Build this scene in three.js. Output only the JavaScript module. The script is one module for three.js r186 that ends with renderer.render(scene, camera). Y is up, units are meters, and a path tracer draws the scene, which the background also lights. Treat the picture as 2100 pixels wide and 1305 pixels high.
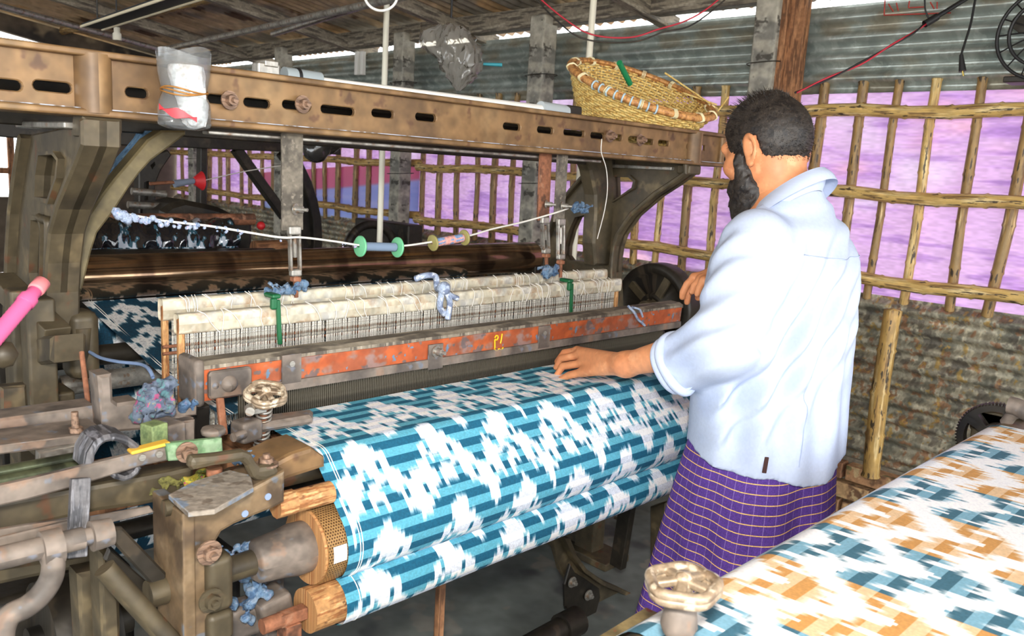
import * as THREE from 'three';
import { mergeGeometries, mergeVertices } from 'three/addons/utils/BufferGeometryUtils.js';
import { RoundedBoxGeometry } from 'three/addons/geometries/RoundedBoxGeometry.js';

// ---------- camera, sky, lights, exposure ----------
const scene = new THREE.Scene();
const camera = new THREE.PerspectiveCamera(41.997, 2100 / 1305, 0.05, 60);
camera.position.set(0, 1.42, 0);
camera.up.set(0.084, 0.9827, -0.165);
camera.lookAt(0.69725, 1.42 - 0.17623, -0.69482);
camera.focus = 1.8; camera.userData.fStop = 9;
scene.add(camera);
const renderer = new THREE.WebGLRenderer({ antialias: true });
renderer.toneMapping = THREE.LinearToneMapping;
renderer.toneMappingExposure = 1.1;
renderer.shadowMap.enabled = true;
scene.background = new THREE.Color(0.93, 0.97, 1.0);
scene.backgroundIntensity = 5.6;
// the photographer's flash gun, held a little above and to the left of the lens
const flash = new THREE.SpotLight(0xfffaf2, 9, 0, 1.4, 0.4, 2);
flash.position.set(-0.06, 1.62, 0.05);
flash.target.position.set(1.9, 0.95, -1.75);
flash.castShadow = true; flash.shadow.radius = 3; flash.shadow.mapSize.set(2048, 2048);
scene.add(flash, flash.target);

// ---------- small tools ----------
let seed = 7;
const rnd = () => { seed = (seed * 1664525 + 1013904223) >>> 0; return seed / 4294967296; };
const rr = (a, b) => a + (b - a) * rnd();
const lerp = (a, b, t) => a + (b - a) * t, clamp = (v, a = 0, b = 1) => Math.min(b, Math.max(a, v));
const sst = (a, b, v) => { const t = clamp((v - a) / (b - a)); return t * t * (3 - 2 * t); };
const V = (a) => new THREE.Vector3(a[0], a[1], a[2]);
const hash = (x, y, s) => { let h = (x * 374761393 + y * 668265263 + s * 974634777) | 0; h = Math.imul(h ^ (h >>> 13), 1274126177); return ((h ^ (h >>> 16)) >>> 0) / 4294967296; };
function vnoise(x, y, px, py, s) {
  const xi = Math.floor(x), yi = Math.floor(y), fx = x - xi, fy = y - yi, u = fx * fx * (3 - 2 * fx), v = fy * fy * (3 - 2 * fy);
  const m = (a, n) => ((a % n) + n) % n, x0 = m(xi, px), x1 = m(xi + 1, px), y0 = m(yi, py), y1 = m(yi + 1, py);
  return lerp(lerp(hash(x0, y0, s), hash(x1, y0, s), u), lerp(hash(x0, y1, s), hash(x1, y1, s), u), v);
}
function fbm(u, v, fx, fy, oct, s) {   // tiles over u, v in 0..1
  let a = 0.5, t = 0, n = 0;
  for (let i = 0; i < oct; i++) { t += a * vnoise(u * fx, v * fy, fx, fy, s + i * 17); n += a; a *= 0.55; fx *= 2; fy *= 2; }
  return t / n;
}
function n3(x, y, z, s = 0) {          // 3-d value noise
  const xi = Math.floor(x), yi = Math.floor(y), zi = Math.floor(z), fx = x - xi, fy = y - yi, fz = z - zi;
  const u = fx * fx * (3 - 2 * fx), v = fy * fy * (3 - 2 * fy), w = fz * fz * (3 - 2 * fz), h = (a, b, c) => hash(a + c * 57, b + c * 131, s + c);
  return lerp(lerp(lerp(h(xi, yi, zi), h(xi + 1, yi, zi), u), lerp(h(xi, yi + 1, zi), h(xi + 1, yi + 1, zi), u), v),
    lerp(lerp(h(xi, yi, zi + 1), h(xi + 1, yi, zi + 1), u), lerp(h(xi, yi + 1, zi + 1), h(xi + 1, yi + 1, zi + 1), u), v), w);
}
function tex(fn, w = 256, h = w, mx = 1, my = 1, srgb = true) {   // one tile covers mx by my metres
  const d = new Uint8Array(w * h * 4);
  for (let y = 0; y < h; y++) for (let x = 0; x < w; x++) {
    const c = fn((x + 0.5) / w, (y + 0.5) / h), i = (y * w + x) * 4;
    d[i] = clamp(c[0], 0, 255); d[i + 1] = clamp(c[1], 0, 255); d[i + 2] = clamp(c[2], 0, 255); d[i + 3] = 255;
  }
  const t = new THREE.DataTexture(d, w, h); t.magFilter = THREE.LinearFilter; t.minFilter = THREE.LinearMipmapLinearFilter; t.generateMipmaps = true;
  t.wrapS = t.wrapT = THREE.RepeatWrapping; t.repeat.set(1 / mx, 1 / my); if (srgb) t.colorSpace = THREE.SRGBColorSpace; t.needsUpdate = true;
  return t;
}
const mix3 = (a, b, t) => [lerp(a[0], b[0], t), lerp(a[1], b[1], t), lerp(a[2], b[2], t)];
// a worn surface: a base colour with grain, then patches [colour, freqX, freqY, threshold, softness, strength]
function worn(base, patches, o = {}) {
  const s = o.seed ?? Math.floor(rnd() * 9999), g = o.grain ?? 0.35, size = o.size ?? 0.5, n = o.n ?? 256;
  const map = tex((u, v) => {
    const k = 1 - g / 2 + g * fbm(u, v, o.fx ?? 24, o.fy ?? 24, 3, s);
    let c = base;
    patches.forEach((p, i) => { c = mix3(c, p[0], sst(p[3], p[3] + p[4], fbm(u, v, p[1], p[2], 4, s + 31 * (i + 1))) * (p[5] ?? 1)); });
    return [c[0] * k, c[1] * k, c[2] * k];
  }, n, n, size, o.sizeY ?? size);
  const m = new (o.physical ? THREE.MeshPhysicalMaterial : THREE.MeshStandardMaterial)({ map, roughness: o.rough ?? 0.7, metalness: o.metal ?? 0 });
  if (o.bump) { m.bumpMap = tex((u, v) => { const k = 255 * fbm(u, v, o.bx ?? 32, o.by ?? 32, 3, s + 5); return [k, k, k]; }, 256, 256, size, o.sizeY ?? size, false); m.bumpScale = o.bump; }
  if (o.extra) Object.assign(m, o.extra);
  return m;
}
const plain = (hex, rough = 0.6, metal = 0, extra = {}) => new THREE.MeshPhysicalMaterial({ color: hex, roughness: rough, metalness: metal, ...extra });

// ---------- geometry tools: every geometry is plain triangles with position, normal, uv (uv in metres) ----------
function buv(g) {
  if (g.index) g = g.toNonIndexed();
  const p = g.attributes.position, uv = new Float32Array(p.count * 2), a = new THREE.Vector3(), b = new THREE.Vector3(), c = new THREE.Vector3();
  for (let i = 0; i < p.count; i += 3) {
    a.fromBufferAttribute(p, i); b.fromBufferAttribute(p, i + 1); c.fromBufferAttribute(p, i + 2);
    const n = b.clone().sub(a).cross(c.clone().sub(a)), x = Math.abs(n.x), y = Math.abs(n.y), z = Math.abs(n.z);
    [a, b, c].forEach((q, k) => { const j = (i + k) * 2; if (x >= y && x >= z) { uv[j] = q.z; uv[j + 1] = q.y; } else if (y >= z) { uv[j] = q.x; uv[j + 1] = q.z; } else { uv[j] = q.x; uv[j + 1] = q.y; } });
  }
  g.setAttribute('uv', new THREE.BufferAttribute(uv, 2));
  return g;
}
const clean = (g) => { if (g.index) g = g.toNonIndexed(); for (const k of Object.keys(g.attributes)) if (!['position', 'normal', 'uv'].includes(k)) g.deleteAttribute(k); g.clearGroups(); return g; };
function box(sx, sy, sz, c = [0, 0, 0], rot = [0, 0, 0], r = 0.004) {
  const q = Math.min(r, sx * 0.45, sy * 0.45, sz * 0.45);
  let g = clean(buv(q > 0.0004 ? new RoundedBoxGeometry(sx, sy, sz, 1, q) : new THREE.BoxGeometry(sx, sy, sz)));
  g.rotateX(rot[0]); g.rotateY(rot[1]); g.rotateZ(rot[2]); g.translate(...c);
  return g;
}
function orient(g, a, b, roll = 0) {    // local +y runs from a to b
  const A = V(a), B = V(b), d = B.clone().sub(A), m = new THREE.Matrix4();
  g.rotateY(roll); g.applyQuaternion(new THREE.Quaternion().setFromUnitVectors(new THREE.Vector3(0, 1, 0), d.clone().normalize()));
  const c = A.add(B).multiplyScalar(0.5); g.translate(c.x, c.y, c.z); return g;
}
const dist = (a, b) => Math.hypot(a[0] - b[0], a[1] - b[1], a[2] - b[2]);
function cyl(a, b, r0, r1 = r0, seg = 16, rows = 1) {
  const L = dist(a, b); let g = new THREE.CylinderGeometry(r1, r0, L, seg, rows); const uv = g.attributes.uv, ps = g.attributes.position;
  for (let i = 0; i < uv.count; i++) uv.setXY(i, uv.getX(i) * 6.283 * r0, ps.getY(i));
  return orient(clean(g), a, b);
}
// a box between two points: w across (local x), t thick (local z); up tells where local x points, as near as it can
function bar(a, b, w, t, up = [0, 1, 0], r = 0.003) {
  const A = V(a), B = V(b), y = B.clone().sub(A), L = y.length(); y.normalize();
  const z = V(up).cross(y).normalize(), x = y.clone().cross(z);
  const g = box(w, L, t, [0, 0, 0], [0, 0, 0], r); g.applyMatrix4(new THREE.Matrix4().makeBasis(x, y, z));
  const c = A.add(B).multiplyScalar(0.5); g.translate(c.x, c.y, c.z); return g;
}
function tube(pts, r, seg = 8, n = 0, closed = false) {
  const c = new THREE.CatmullRomCurve3(pts.map(V), closed, 'centripetal');
  const L = c.getLength(), N = n || Math.max(4, pts.length * 5); let g = new THREE.TubeGeometry(c, N, r, seg, closed); const uv = g.attributes.uv;
  for (let i = 0; i < uv.count; i++) uv.setXY(i, uv.getY(i) * 6.283 * r, uv.getX(i) * L);
  return clean(g);
}
// an outline with thickness. plane 'z': points [x, y], face at v, going back by d; 'x': points [z, y], from v to v + d; 'y': points [x, z], top at v, down by d
function ext(plane, v, d, pts, holes = [], bev = 0.003, seg = 1) {
  const s = new THREE.Shape(pts.map((p) => new THREE.Vector2(plane === 'x' ? -p[0] : p[0], plane === 'y' ? -p[1] : p[1])));
  for (const h of holes) s.holes.push(new THREE.Path(h.map((p) => new THREE.Vector2(plane === 'x' ? -p[0] : p[0], plane === 'y' ? -p[1] : p[1]))));
  const bb = Math.min(bev, d * 0.4);
  let g = new THREE.ExtrudeGeometry(s, { depth: d - 2 * bb, bevelEnabled: bb > 0, bevelSize: bb, bevelThickness: bb, bevelOffset: -bb, bevelSegments: seg, curveSegments: 6 });
  g.translate(0, 0, bb);
  g = clean(buv(g));
  if (plane === 'z') g.translate(0, 0, v - d);
  if (plane === 'x') { g.rotateY(Math.PI / 2); g.translate(v, 0, 0); }
  if (plane === 'y') { g.rotateX(-Math.PI / 2); g.translate(0, v - d, 0); }
  return g;
}
const roundRect = (x0, x1, y0, y1, r, n = 3) => { const o = []; r = Math.min(r, (x1 - x0) / 2, (y1 - y0) / 2); [[x1 - r, y1 - r, 0], [x0 + r, y1 - r, 1], [x0 + r, y0 + r, 2], [x1 - r, y0 + r, 3]].forEach(([cx, cy, q]) => { for (let i = 0; i <= n; i++) { const a = (q + i / n) * Math.PI / 2; o.push([cx + r * Math.cos(a), cy + r * Math.sin(a)]); } }); return o; };
// a lathed profile [[radius, height] ...] standing at p, its axis along dir
function lathe(prof, p, dir = [0, 1, 0], seg = 24) {
  let g = new THREE.LatheGeometry(prof.map((q) => new THREE.Vector2(q[0], q[1])), seg); const uv = g.attributes.uv, ps = g.attributes.position, rmax = Math.max(...prof.map((q) => q[0]));
  for (let i = 0; i < uv.count; i++) uv.setXY(i, uv.getX(i) * 6.283 * rmax, ps.getY(i));
  g = clean(g); g.applyQuaternion(new THREE.Quaternion().setFromUnitVectors(new THREE.Vector3(0, 1, 0), V(dir).normalize())); g.translate(...p); return g;
}
// a flat band following points [z, y] (or [x, y]), t thick to its right, from v to v + d
function rim(plane, pts, t, v, d) {
  const off = pts.map((p, i) => { const a = pts[Math.max(0, i - 1)], b = pts[Math.min(pts.length - 1, i + 1)], l = Math.hypot(b[0] - a[0], b[1] - a[1]); return [p[0] + (b[1] - a[1]) / l * t, p[1] - (b[0] - a[0]) / l * t]; });
  return ext(plane, v, d, [...pts, ...off.reverse()], [], 0.004);
}
const ring = (plane, loop, t, v, d) => { const c = loop.reduce((a, p) => [a[0] + p[0] / loop.length, a[1] + p[1] / loop.length], [0, 0]); return ext(plane, v, d, loop.map((p) => { const r = Math.hypot(p[0] - c[0], p[1] - c[1]); return [c[0] + (p[0] - c[0]) * (1 + t / r), c[1] + (p[1] - c[1]) * (1 + t / r)]; }), [loop], 0); };
const hexBolt = (p, dir, r, h = r * 0.8, washer = true) => {
  const d = V(dir).normalize(), q = (k) => [p[0] + d.x * k, p[1] + d.y * k, p[2] + d.z * k], g = [];
  if (washer) g.push(cyl(p, q(r * 0.3), r * 1.55, r * 1.55, 18));
  g.push(cyl(q(0), q(r * 0.3 + h), r, r * 0.96, 6), cyl(q(0), q(r * 0.3 + h * 1.7), r * 0.5, r * 0.48, 10)); return g;
};
function sheet(nu, nv, fn, uvf) {        // a surface from fn(u, v) -> [x, y, z]
  const p = [], uv = [], ix = [];
  for (let j = 0; j <= nv; j++) for (let i = 0; i <= nu; i++) { const q = fn(i / nu, j / nv); p.push(...q); uv.push(...(uvf ? uvf(i / nu, j / nv, q) : [q[0], q[1]])); }
  for (let j = 0; j < nv; j++) for (let i = 0; i < nu; i++) { const a = j * (nu + 1) + i, b = a + 1, c = a + nu + 1, d = c + 1; ix.push(a, b, d, a, d, c); }
  const g = new THREE.BufferGeometry(); g.setAttribute('position', new THREE.Float32BufferAttribute(p, 3)); g.setAttribute('uv', new THREE.Float32BufferAttribute(uv, 2)); g.setIndex(ix); g.computeVertexNormals();
  return clean(g);
}
// surface of a distance field f(x, y, z) < 0, on a grid of cells h
function nets(f, lo, hi, h, uvf) {
  const n = [0, 1, 2].map((k) => Math.ceil((hi[k] - lo[k]) / h) + 1), F = new Float32Array(n[0] * n[1] * n[2]), id = (i, j, k) => (k * n[1] + j) * n[0] + i;
  for (let k = 0; k < n[2]; k++) for (let j = 0; j < n[1]; j++) for (let i = 0; i < n[0]; i++) F[id(i, j, k)] = f(lo[0] + i * h, lo[1] + j * h, lo[2] + k * h);
  const vi = new Int32Array(F.length).fill(-1), P = [], ix = [];
  for (let k = 0; k < n[2] - 1; k++) for (let j = 0; j < n[1] - 1; j++) for (let i = 0; i < n[0] - 1; i++) {
    let sx = 0, sy = 0, sz = 0, c = 0;
    const val = (q) => F[id(i + (q & 1), j + ((q >> 1) & 1), k + (q >> 2))];
    for (let q = 0; q < 8; q++) for (const b of [1, 2, 4]) if (!(q & b)) {
      const A = val(q), B = val(q | b); if ((A < 0) !== (B < 0)) { const t = A / (A - B); sx += (q & 1) + (b === 1 ? t : 0); sy += ((q >> 1) & 1) + (b === 2 ? t : 0); sz += (q >> 2) + (b === 4 ? t : 0); c++; }
    }
    if (c) { vi[id(i, j, k)] = P.length / 3; P.push(lo[0] + (i + sx / c) * h, lo[1] + (j + sy / c) * h, lo[2] + (k + sz / c) * h); }
  }
  for (let k = 1; k < n[2] - 1; k++) for (let j = 1; j < n[1] - 1; j++) for (let i = 1; i < n[0] - 1; i++) {
    const A = F[id(i, j, k)] < 0;
    const quad = (a, b, c, d, flip) => { if (Math.min(a, b, c, d) < 0) return; flip ? ix.push(a, c, b, a, d, c) : ix.push(a, b, c, a, c, d); };
    if (A !== F[id(i + 1, j, k)] < 0) quad(vi[id(i, j - 1, k - 1)], vi[id(i, j, k - 1)], vi[id(i, j, k)], vi[id(i, j - 1, k)], !A);
    if (A !== F[id(i, j + 1, k)] < 0) quad(vi[id(i - 1, j, k - 1)], vi[id(i - 1, j, k)], vi[id(i, j, k)], vi[id(i, j, k - 1)], !A);
    if (A !== F[id(i, j, k + 1)] < 0) quad(vi[id(i - 1, j - 1, k)], vi[id(i, j - 1, k)], vi[id(i, j, k)], vi[id(i - 1, j, k)], !A);
  }
  const g = new THREE.BufferGeometry(); g.setAttribute('position', new THREE.Float32BufferAttribute(P, 3)); g.setIndex(ix); g.computeVertexNormals();
  if (uvf) { const uv = []; for (let i = 0; i < P.length; i += 3) uv.push(...uvf(P[i], P[i + 1], P[i + 2])); g.setAttribute('uv', new THREE.Float32BufferAttribute(uv, 2)); return clean(g); }
  return clean(buv(g));
}
const cap = (x, y, z, a, b, r0, r1) => { const ax = b[0] - a[0], ay = b[1] - a[1], az = b[2] - a[2], px = x - a[0], py = y - a[1], pz = z - a[2], t = clamp((px * ax + py * ay + pz * az) / (ax * ax + ay * ay + az * az)); return Math.hypot(px - ax * t, py - ay * t, pz - az * t) - lerp(r0, r1, t); };
const ell = (x, y, z, c, r) => { const k = Math.hypot((x - c[0]) / r[0], (y - c[1]) / r[1], (z - c[2]) / r[2]); return (k - 1) * Math.min(r[0], r[1], r[2]); };
const smin = (a, b, k) => { const h = Math.max(k - Math.abs(a - b), 0) / k; return Math.min(a, b) - h * h * k * 0.25; };

// ---------- naming ----------
const taken = {};
const numbered = (n) => { taken[n] = (taken[n] ?? -1) + 1; return taken[n] ? n + '_' + String(taken[n]).padStart(3, '0') : n; };
function part(parent, name, geos, m, label, kind) {
  const list = [].concat(geos); const g = list.length > 1 ? mergeGeometries(list) : list[0];
  const o = new THREE.Mesh(g, m); o.name = name; o.castShadow = o.receiveShadow = true; if (label) o.userData.label = label; if (kind) o.userData.kind = kind; parent.add(o); return o;
}
function thing(name, label, category, group, pos) {
  const o = new THREE.Group(); o.name = numbered(name); o.userData = { label, category }; if (group) o.userData.group = group; if (pos) o.position.set(...pos); scene.add(o); return o;
}
function one(name, geos, m, label, category, group, kind) { const o = part(scene, numbered(name), geos, m); o.userData = { label, category }; if (group) o.userData.group = group; if (kind) o.userData.kind = kind; return o; }
function struct(name) { const o = new THREE.Group(); o.name = name; o.userData = { kind: 'structure' }; scene.add(o); return o; }

// ---------- materials ----------
const M = {
  beam: worn([128, 99, 66], [[[92, 70, 48], 5, 5, 0.5, 0.25, 0.8], [[152, 124, 88], 7, 3, 0.58, 0.2, 0.6], [[84, 56, 42], 14, 14, 0.68, 0.1, 0.6]], { size: 0.6, rough: 0.5, metal: 0.15, bump: 0.0006, grain: 0.4 }),
  iron: worn([84, 74, 56], [[[58, 51, 41], 4, 4, 0.5, 0.25, 0.8], [[124, 108, 80], 9, 9, 0.6, 0.15, 0.6], [[110, 66, 44], 12, 12, 0.7, 0.1, 0.6]], { size: 0.5, rough: 0.5, metal: 0.15, bump: 0.0008, grain: 0.4 }),
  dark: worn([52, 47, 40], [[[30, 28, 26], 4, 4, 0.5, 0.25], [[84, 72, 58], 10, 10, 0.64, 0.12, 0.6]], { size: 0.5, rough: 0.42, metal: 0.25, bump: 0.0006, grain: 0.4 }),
  mauve: worn([122, 110, 100], [[[86, 78, 72], 5, 5, 0.48, 0.2, 0.9], [[142, 112, 92], 9, 9, 0.62, 0.12, 0.6], [[110, 124, 146], 12, 12, 0.7, 0.08, 0.6]], { size: 0.35, rough: 0.6, bump: 0.0005, grain: 0.35 }),
  rust: worn([142, 92, 66], [[[96, 64, 48], 5, 5, 0.5, 0.2], [[172, 130, 104], 9, 9, 0.62, 0.15, 0.7]], { size: 0.2, rough: 0.75, bump: 0.0006, grain: 0.5 }),
  steel: worn([170, 166, 158], [[[120, 112, 104], 6, 6, 0.5, 0.2, 0.8], [[150, 116, 90], 12, 12, 0.66, 0.1, 0.6]], { size: 0.2, rough: 0.38, metal: 0.6, grain: 0.3 }),
  shiny: worn([150, 122, 96], [[[104, 82, 66], 3, 8, 0.5, 0.2]], { size: 0.6, rough: 0.13, metal: 0.9, grain: 0.3 }),
  strap: worn([120, 112, 100], [[[88, 82, 74], 6, 6, 0.5, 0.2], [[150, 140, 126], 20, 20, 0.62, 0.1, 0.6]], { size: 0.2, rough: 0.8, bump: 0.0004 }),
  leather: worn([92, 90, 92], [[[58, 58, 62], 14, 3, 0.48, 0.15], [[140, 140, 146], 24, 4, 0.6, 0.1, 0.6]], { size: 0.12, rough: 0.55, bump: 0.0008, bx: 40, by: 4 }),
  orange: worn([184, 90, 46], [[[146, 116, 108], 6, 9, 0.52, 0.12], [[158, 74, 38], 9, 9, 0.55, 0.12, 0.8], [[104, 92, 92], 16, 16, 0.62, 0.06, 0.9], [[96, 130, 160], 30, 30, 0.74, 0.04, 0.9]], { size: 0.45, n: 512, rough: 0.6, bump: 0.0005, grain: 0.3 }),
  greyWood: worn([138, 128, 112], [[[92, 84, 74], 30, 3, 0.48, 0.15], [[172, 162, 144], 40, 3, 0.6, 0.1, 0.7]], { size: 0.3, rough: 0.7, bump: 0.0006, bx: 60, by: 4 }),
  wood: worn([186, 138, 88], [[[150, 96, 56], 30, 4, 0.5, 0.12, 0.9], [[228, 186, 132], 40, 5, 0.6, 0.1, 0.7], [[96, 60, 38], 9, 9, 0.7, 0.08, 0.8]], { size: 0.16, rough: 0.7, bump: 0.0005, bx: 40, by: 4 }),
  brownWood: worn([150, 104, 70], [[[104, 70, 46], 20, 3, 0.5, 0.12, 0.9], [[182, 132, 92], 30, 3, 0.6, 0.1, 0.7]], { size: 0.3, rough: 0.8, bump: 0.0006 }),
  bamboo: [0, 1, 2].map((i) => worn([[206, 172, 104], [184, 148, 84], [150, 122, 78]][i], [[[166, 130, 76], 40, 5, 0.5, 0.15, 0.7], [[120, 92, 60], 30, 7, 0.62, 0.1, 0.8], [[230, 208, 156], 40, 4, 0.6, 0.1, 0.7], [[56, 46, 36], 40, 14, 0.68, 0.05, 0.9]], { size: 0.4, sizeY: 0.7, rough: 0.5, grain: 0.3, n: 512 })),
  tin: worn([164, 172, 166], [[[132, 142, 138], 5, 5, 0.48, 0.2, 0.8], [[190, 198, 192], 40, 40, 0.56, 0.1, 0.6], [[150, 134, 108], 4, 9, 0.58, 0.14, 0.5]], { size: 0.8, n: 512, rough: 0.28, metal: 0.45, grain: 0.25 }),
  tinOld: worn([158, 152, 134], [[[116, 116, 104], 14, 20, 0.46, 0.2, 0.8], [[198, 192, 170], 40, 24, 0.54, 0.1, 0.7], [[150, 98, 66], 40, 40, 0.6, 0.08, 0.6], [[92, 86, 80], 26, 34, 0.58, 0.1, 0.6], [[186, 150, 80], 40, 40, 0.66, 0.05, 0.7]], { size: 0.9, n: 512, rough: 0.5, metal: 0.35, grain: 0.5, fx: 90, fy: 90, bump: 0.001 }),
  roof: worn([190, 166, 134], [[[122, 118, 112], 3, 4, 0.46, 0.16, 0.8], [[196, 158, 112], 4, 6, 0.58, 0.1, 0.8], [[84, 62, 46], 8, 8, 0.62, 0.1, 0.8]], { size: 1.6, n: 512, rough: 0.65, metal: 0.2, grain: 0.4 }),
  concrete: worn([170, 164, 150], [[[112, 110, 104], 4, 6, 0.5, 0.2, 0.8], [[180, 176, 164], 12, 12, 0.6, 0.12, 0.6], [[70, 66, 60], 9, 12, 0.7, 0.06, 0.8]], { size: 0.6, rough: 0.9, bump: 0.001 }),
  floor: worn([124, 130, 126], [[[92, 98, 98], 3, 3, 0.42, 0.3, 0.8], [[128, 130, 122], 5, 5, 0.56, 0.14, 0.6], [[150, 142, 130], 12, 12, 0.66, 0.08, 0.6], [[72, 74, 76], 7, 7, 0.6, 0.14, 0.7]], { size: 1.7, n: 512, rough: 0.75, bump: 0.0012 }),
  brick: [0, 1, 2].map((i) => worn([[170, 128, 92], [150, 108, 80], [186, 150, 108]][i], [[[112, 82, 60], 5, 5, 0.5, 0.12, 0.9], [[200, 180, 136], 9, 9, 0.6, 0.08, 0.7], [[84, 96, 60], 6, 6, 0.68, 0.08, 0.6]], { size: 0.3, rough: 0.95, bump: 0.002 })),
  mortar: worn([120, 112, 98], [], { size: 0.3, rough: 1 }),
  lint: worn([98, 124, 150], [[[126, 142, 160], 9, 9, 0.5, 0.15], [[70, 96, 128], 7, 7, 0.56, 0.1], [[124, 122, 146], 10, 10, 0.66, 0.1, 0.7]], { size: 0.1, rough: 1 }),
  lintMix: worn([98, 108, 124], [[[70, 80, 98], 6, 6, 0.5, 0.15], [[170, 70, 110], 9, 9, 0.64, 0.08, 0.8], [[84, 130, 130], 7, 7, 0.64, 0.08, 0.7], [[150, 140, 90], 11, 11, 0.68, 0.06, 0.7]], { size: 0.12, rough: 1 }),
  dustBlue: worn([96, 136, 172], [[[130, 160, 186], 12, 12, 0.5, 0.15], [[70, 104, 140], 8, 8, 0.56, 0.12]], { size: 0.1, rough: 1, bump: 0.001 }),
  white: plain(0xf2f0ea, 0.5), black: plain(0x1b1b1d, 0.5), red: plain(0xc8242a, 0.5), greenPaint: worn([112, 146, 106], [[[92, 124, 88], 5, 5, 0.5, 0.2], [[134, 160, 126], 9, 9, 0.6, 0.1]], { size: 0.2, rough: 0.6 }),
};

// ---------- the shed ----------
const WX = 3.3, ZB = -8.0, ZF = 2.6, XL = -4.2;
const floor = struct('floor');
part(floor, 'floor_slab', box(11, 0.12, 12.4, [0.6, -0.06, -2.6], [0, 0, 0], 0), M.floor);
const ground = struct('ground');
part(ground, 'yard_soil', box(40, 0.1, 40, [0, -0.2, -2], [0, 0, 0], 0), worn([150, 132, 104], [[[110, 100, 76], 5, 5, 0.5, 0.2]], { size: 3, rough: 1 }));

const wallR = struct('wall_right');
// brick plinth: four courses of separate bricks before a mortar core
part(wallR, 'mortar_core', box(0.09, 0.33, 10.4, [WX + 0.075, 0.165, -2.8], [0, 0, 0], 0), M.mortar);
{
  const bg = [0, 1, 2].map((i) => { const g = box(0.11, 0.066, 0.222, [0, 0, 0], [0, 0, 0], 0.006), p = g.attributes.position; for (let k = 0; k < p.count; k++) p.setX(k, p.getX(k) + 0.006 * (n3(p.getX(k) * 30, p.getY(k) * 40 + i * 9, p.getZ(k) * 30) - 0.5)); return g; });
  for (let r = 0; r < 4; r++) for (let i = 0; i < 26; i++) {
    const z = 0.35 - i * 0.236 - (r % 2) * 0.118; if (z < -5.6) continue;
    const o = part(wallR, 'brick', bg[(i + r) % 3], M.brick[(i * 7 + r * 5) % 3]); o.position.set(WX + 0.03 + rr(-0.004, 0.004), 0.042 + r * 0.08, z); o.rotation.y = rr(-0.012, 0.012);
  }
}
// corrugated sheets, ridges lying level
function corrugated(z0, z1, y0, y1, x, pitch, amp, wob) {
  const rows = Math.round((y1 - y0) / pitch * 10);
  return sheet(Math.ceil(Math.abs(z1 - z0) * 5) + 1, rows, (u, v) => {
    const z = lerp(z0, z1, u), y = lerp(y0, y1, v), s = Math.sin((y - y0) / pitch * 6.2832);
    return [x + amp * clamp(s * 1.5, -1, 1) + wob * (n3(z * 2.3, y * 3, x * 9) - 0.5), y + wob * 0.25 * (n3(z * 1.7, 4, y) - 0.5), z];
  }, (u, v, q) => [q[2], q[1]]);
}
for (const [z0, z1, dx] of [[1.6, -1.72, 0], [-1.66, -2.9, 0.012], [-2.82, -4.6, 0], [-4.5, -6.4, 0.012], [-6.3, -7.98, 0]]) part(wallR, 'tin_sheet', corrugated(z0, z1, 1.795, 2.138, WX + 0.03 + dx, 0.078, 0.017, 0.01), M.tin, 'galvanised corrugated sheet above the bamboo');
for (const [z0, z1, dx] of [[1.6, -2.1, 0], [-2.0, -4.7, 0.012], [-4.6, -7.98, 0]]) part(wallR, 'tin_sheet', corrugated(z0, z1, 0.325, 1.012, WX + 0.04 + dx, 0.074, 0.015, 0.014), M.tinOld, 'stained rusty corrugated sheet under the bamboo');
// the purple cloth hung behind the bamboo
{
  const pal = [[206, 168, 214], [180, 138, 202], [230, 178, 206], [220, 200, 230], [150, 110, 178]];
  const map = tex((u, v) => {
    const a = fbm(u, v, 6, 3, 4, 11), b = fbm(u, v, 14, 40, 4, 47), c = fbm(u, v, 4, 2, 3, 91), t = fbm(u, v, 160, 160, 1, 3);
    let k = mix3(pal[0], pal[1], sst(0.42, 0.62, b * 0.6 + a * 0.4)); k = mix3(k, pal[2], sst(0.52, 0.68, a)); k = mix3(k, pal[3], sst(0.58, 0.7, c) * 0.8); k = mix3(k, pal[4], sst(0.58, 0.75, b) * 0.4);
    const g = 0.93 + 0.12 * t; return [k[0] * g, k[1] * g, k[2] * g];
  }, 1024, 512, 3.2, 1.0);
  const m = new THREE.MeshPhysicalMaterial({ map, roughness: 1, transmission: 0.24, thickness: 0, side: THREE.DoubleSide });
  part(wallR, 'cloth_screen', sheet(320, 16, (u, v) => { const z = lerp(1.6, -7.98, u), y = lerp(0.99, 1.83, v); return [WX + 0.075 + 0.03 * (n3(z * 6, y * 2.5, 1) - 0.5) + 0.012 * (n3(z * 22, y * 2, 5) - 0.5), y, z]; }, (u, v, q) => [q[2], q[1]]), m, 'purple and pink cotton cloth hung behind the bamboo');
  const m2 = new THREE.MeshPhysicalMaterial({ map: tex((u, v) => { const k = mix3([196, 214, 240], [150, 184, 230], fbm(u, v, 5, 9, 3, 5)); return mix3(k, [220, 130, 150], sst(0.55, 0.62, v + 0.3 * (u - 0.5))); }, 256, 256, 1.7, 0.84), roughness: 1, transmission: 0.45, thickness: 0, side: THREE.DoubleSide });
  part(wallR, 'cloth_patch', sheet(24, 10, (u, v) => [WX + 0.055 + 0.008 * Math.sin(u * 19), lerp(1.0, 1.44 - 0.16 * u, v), lerp(-4.25, -6.3, u)], (u, v) => [u * 1.7, v * 0.84]), m2, 'pale blue and pink cloth hung over the purple');
}
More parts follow.
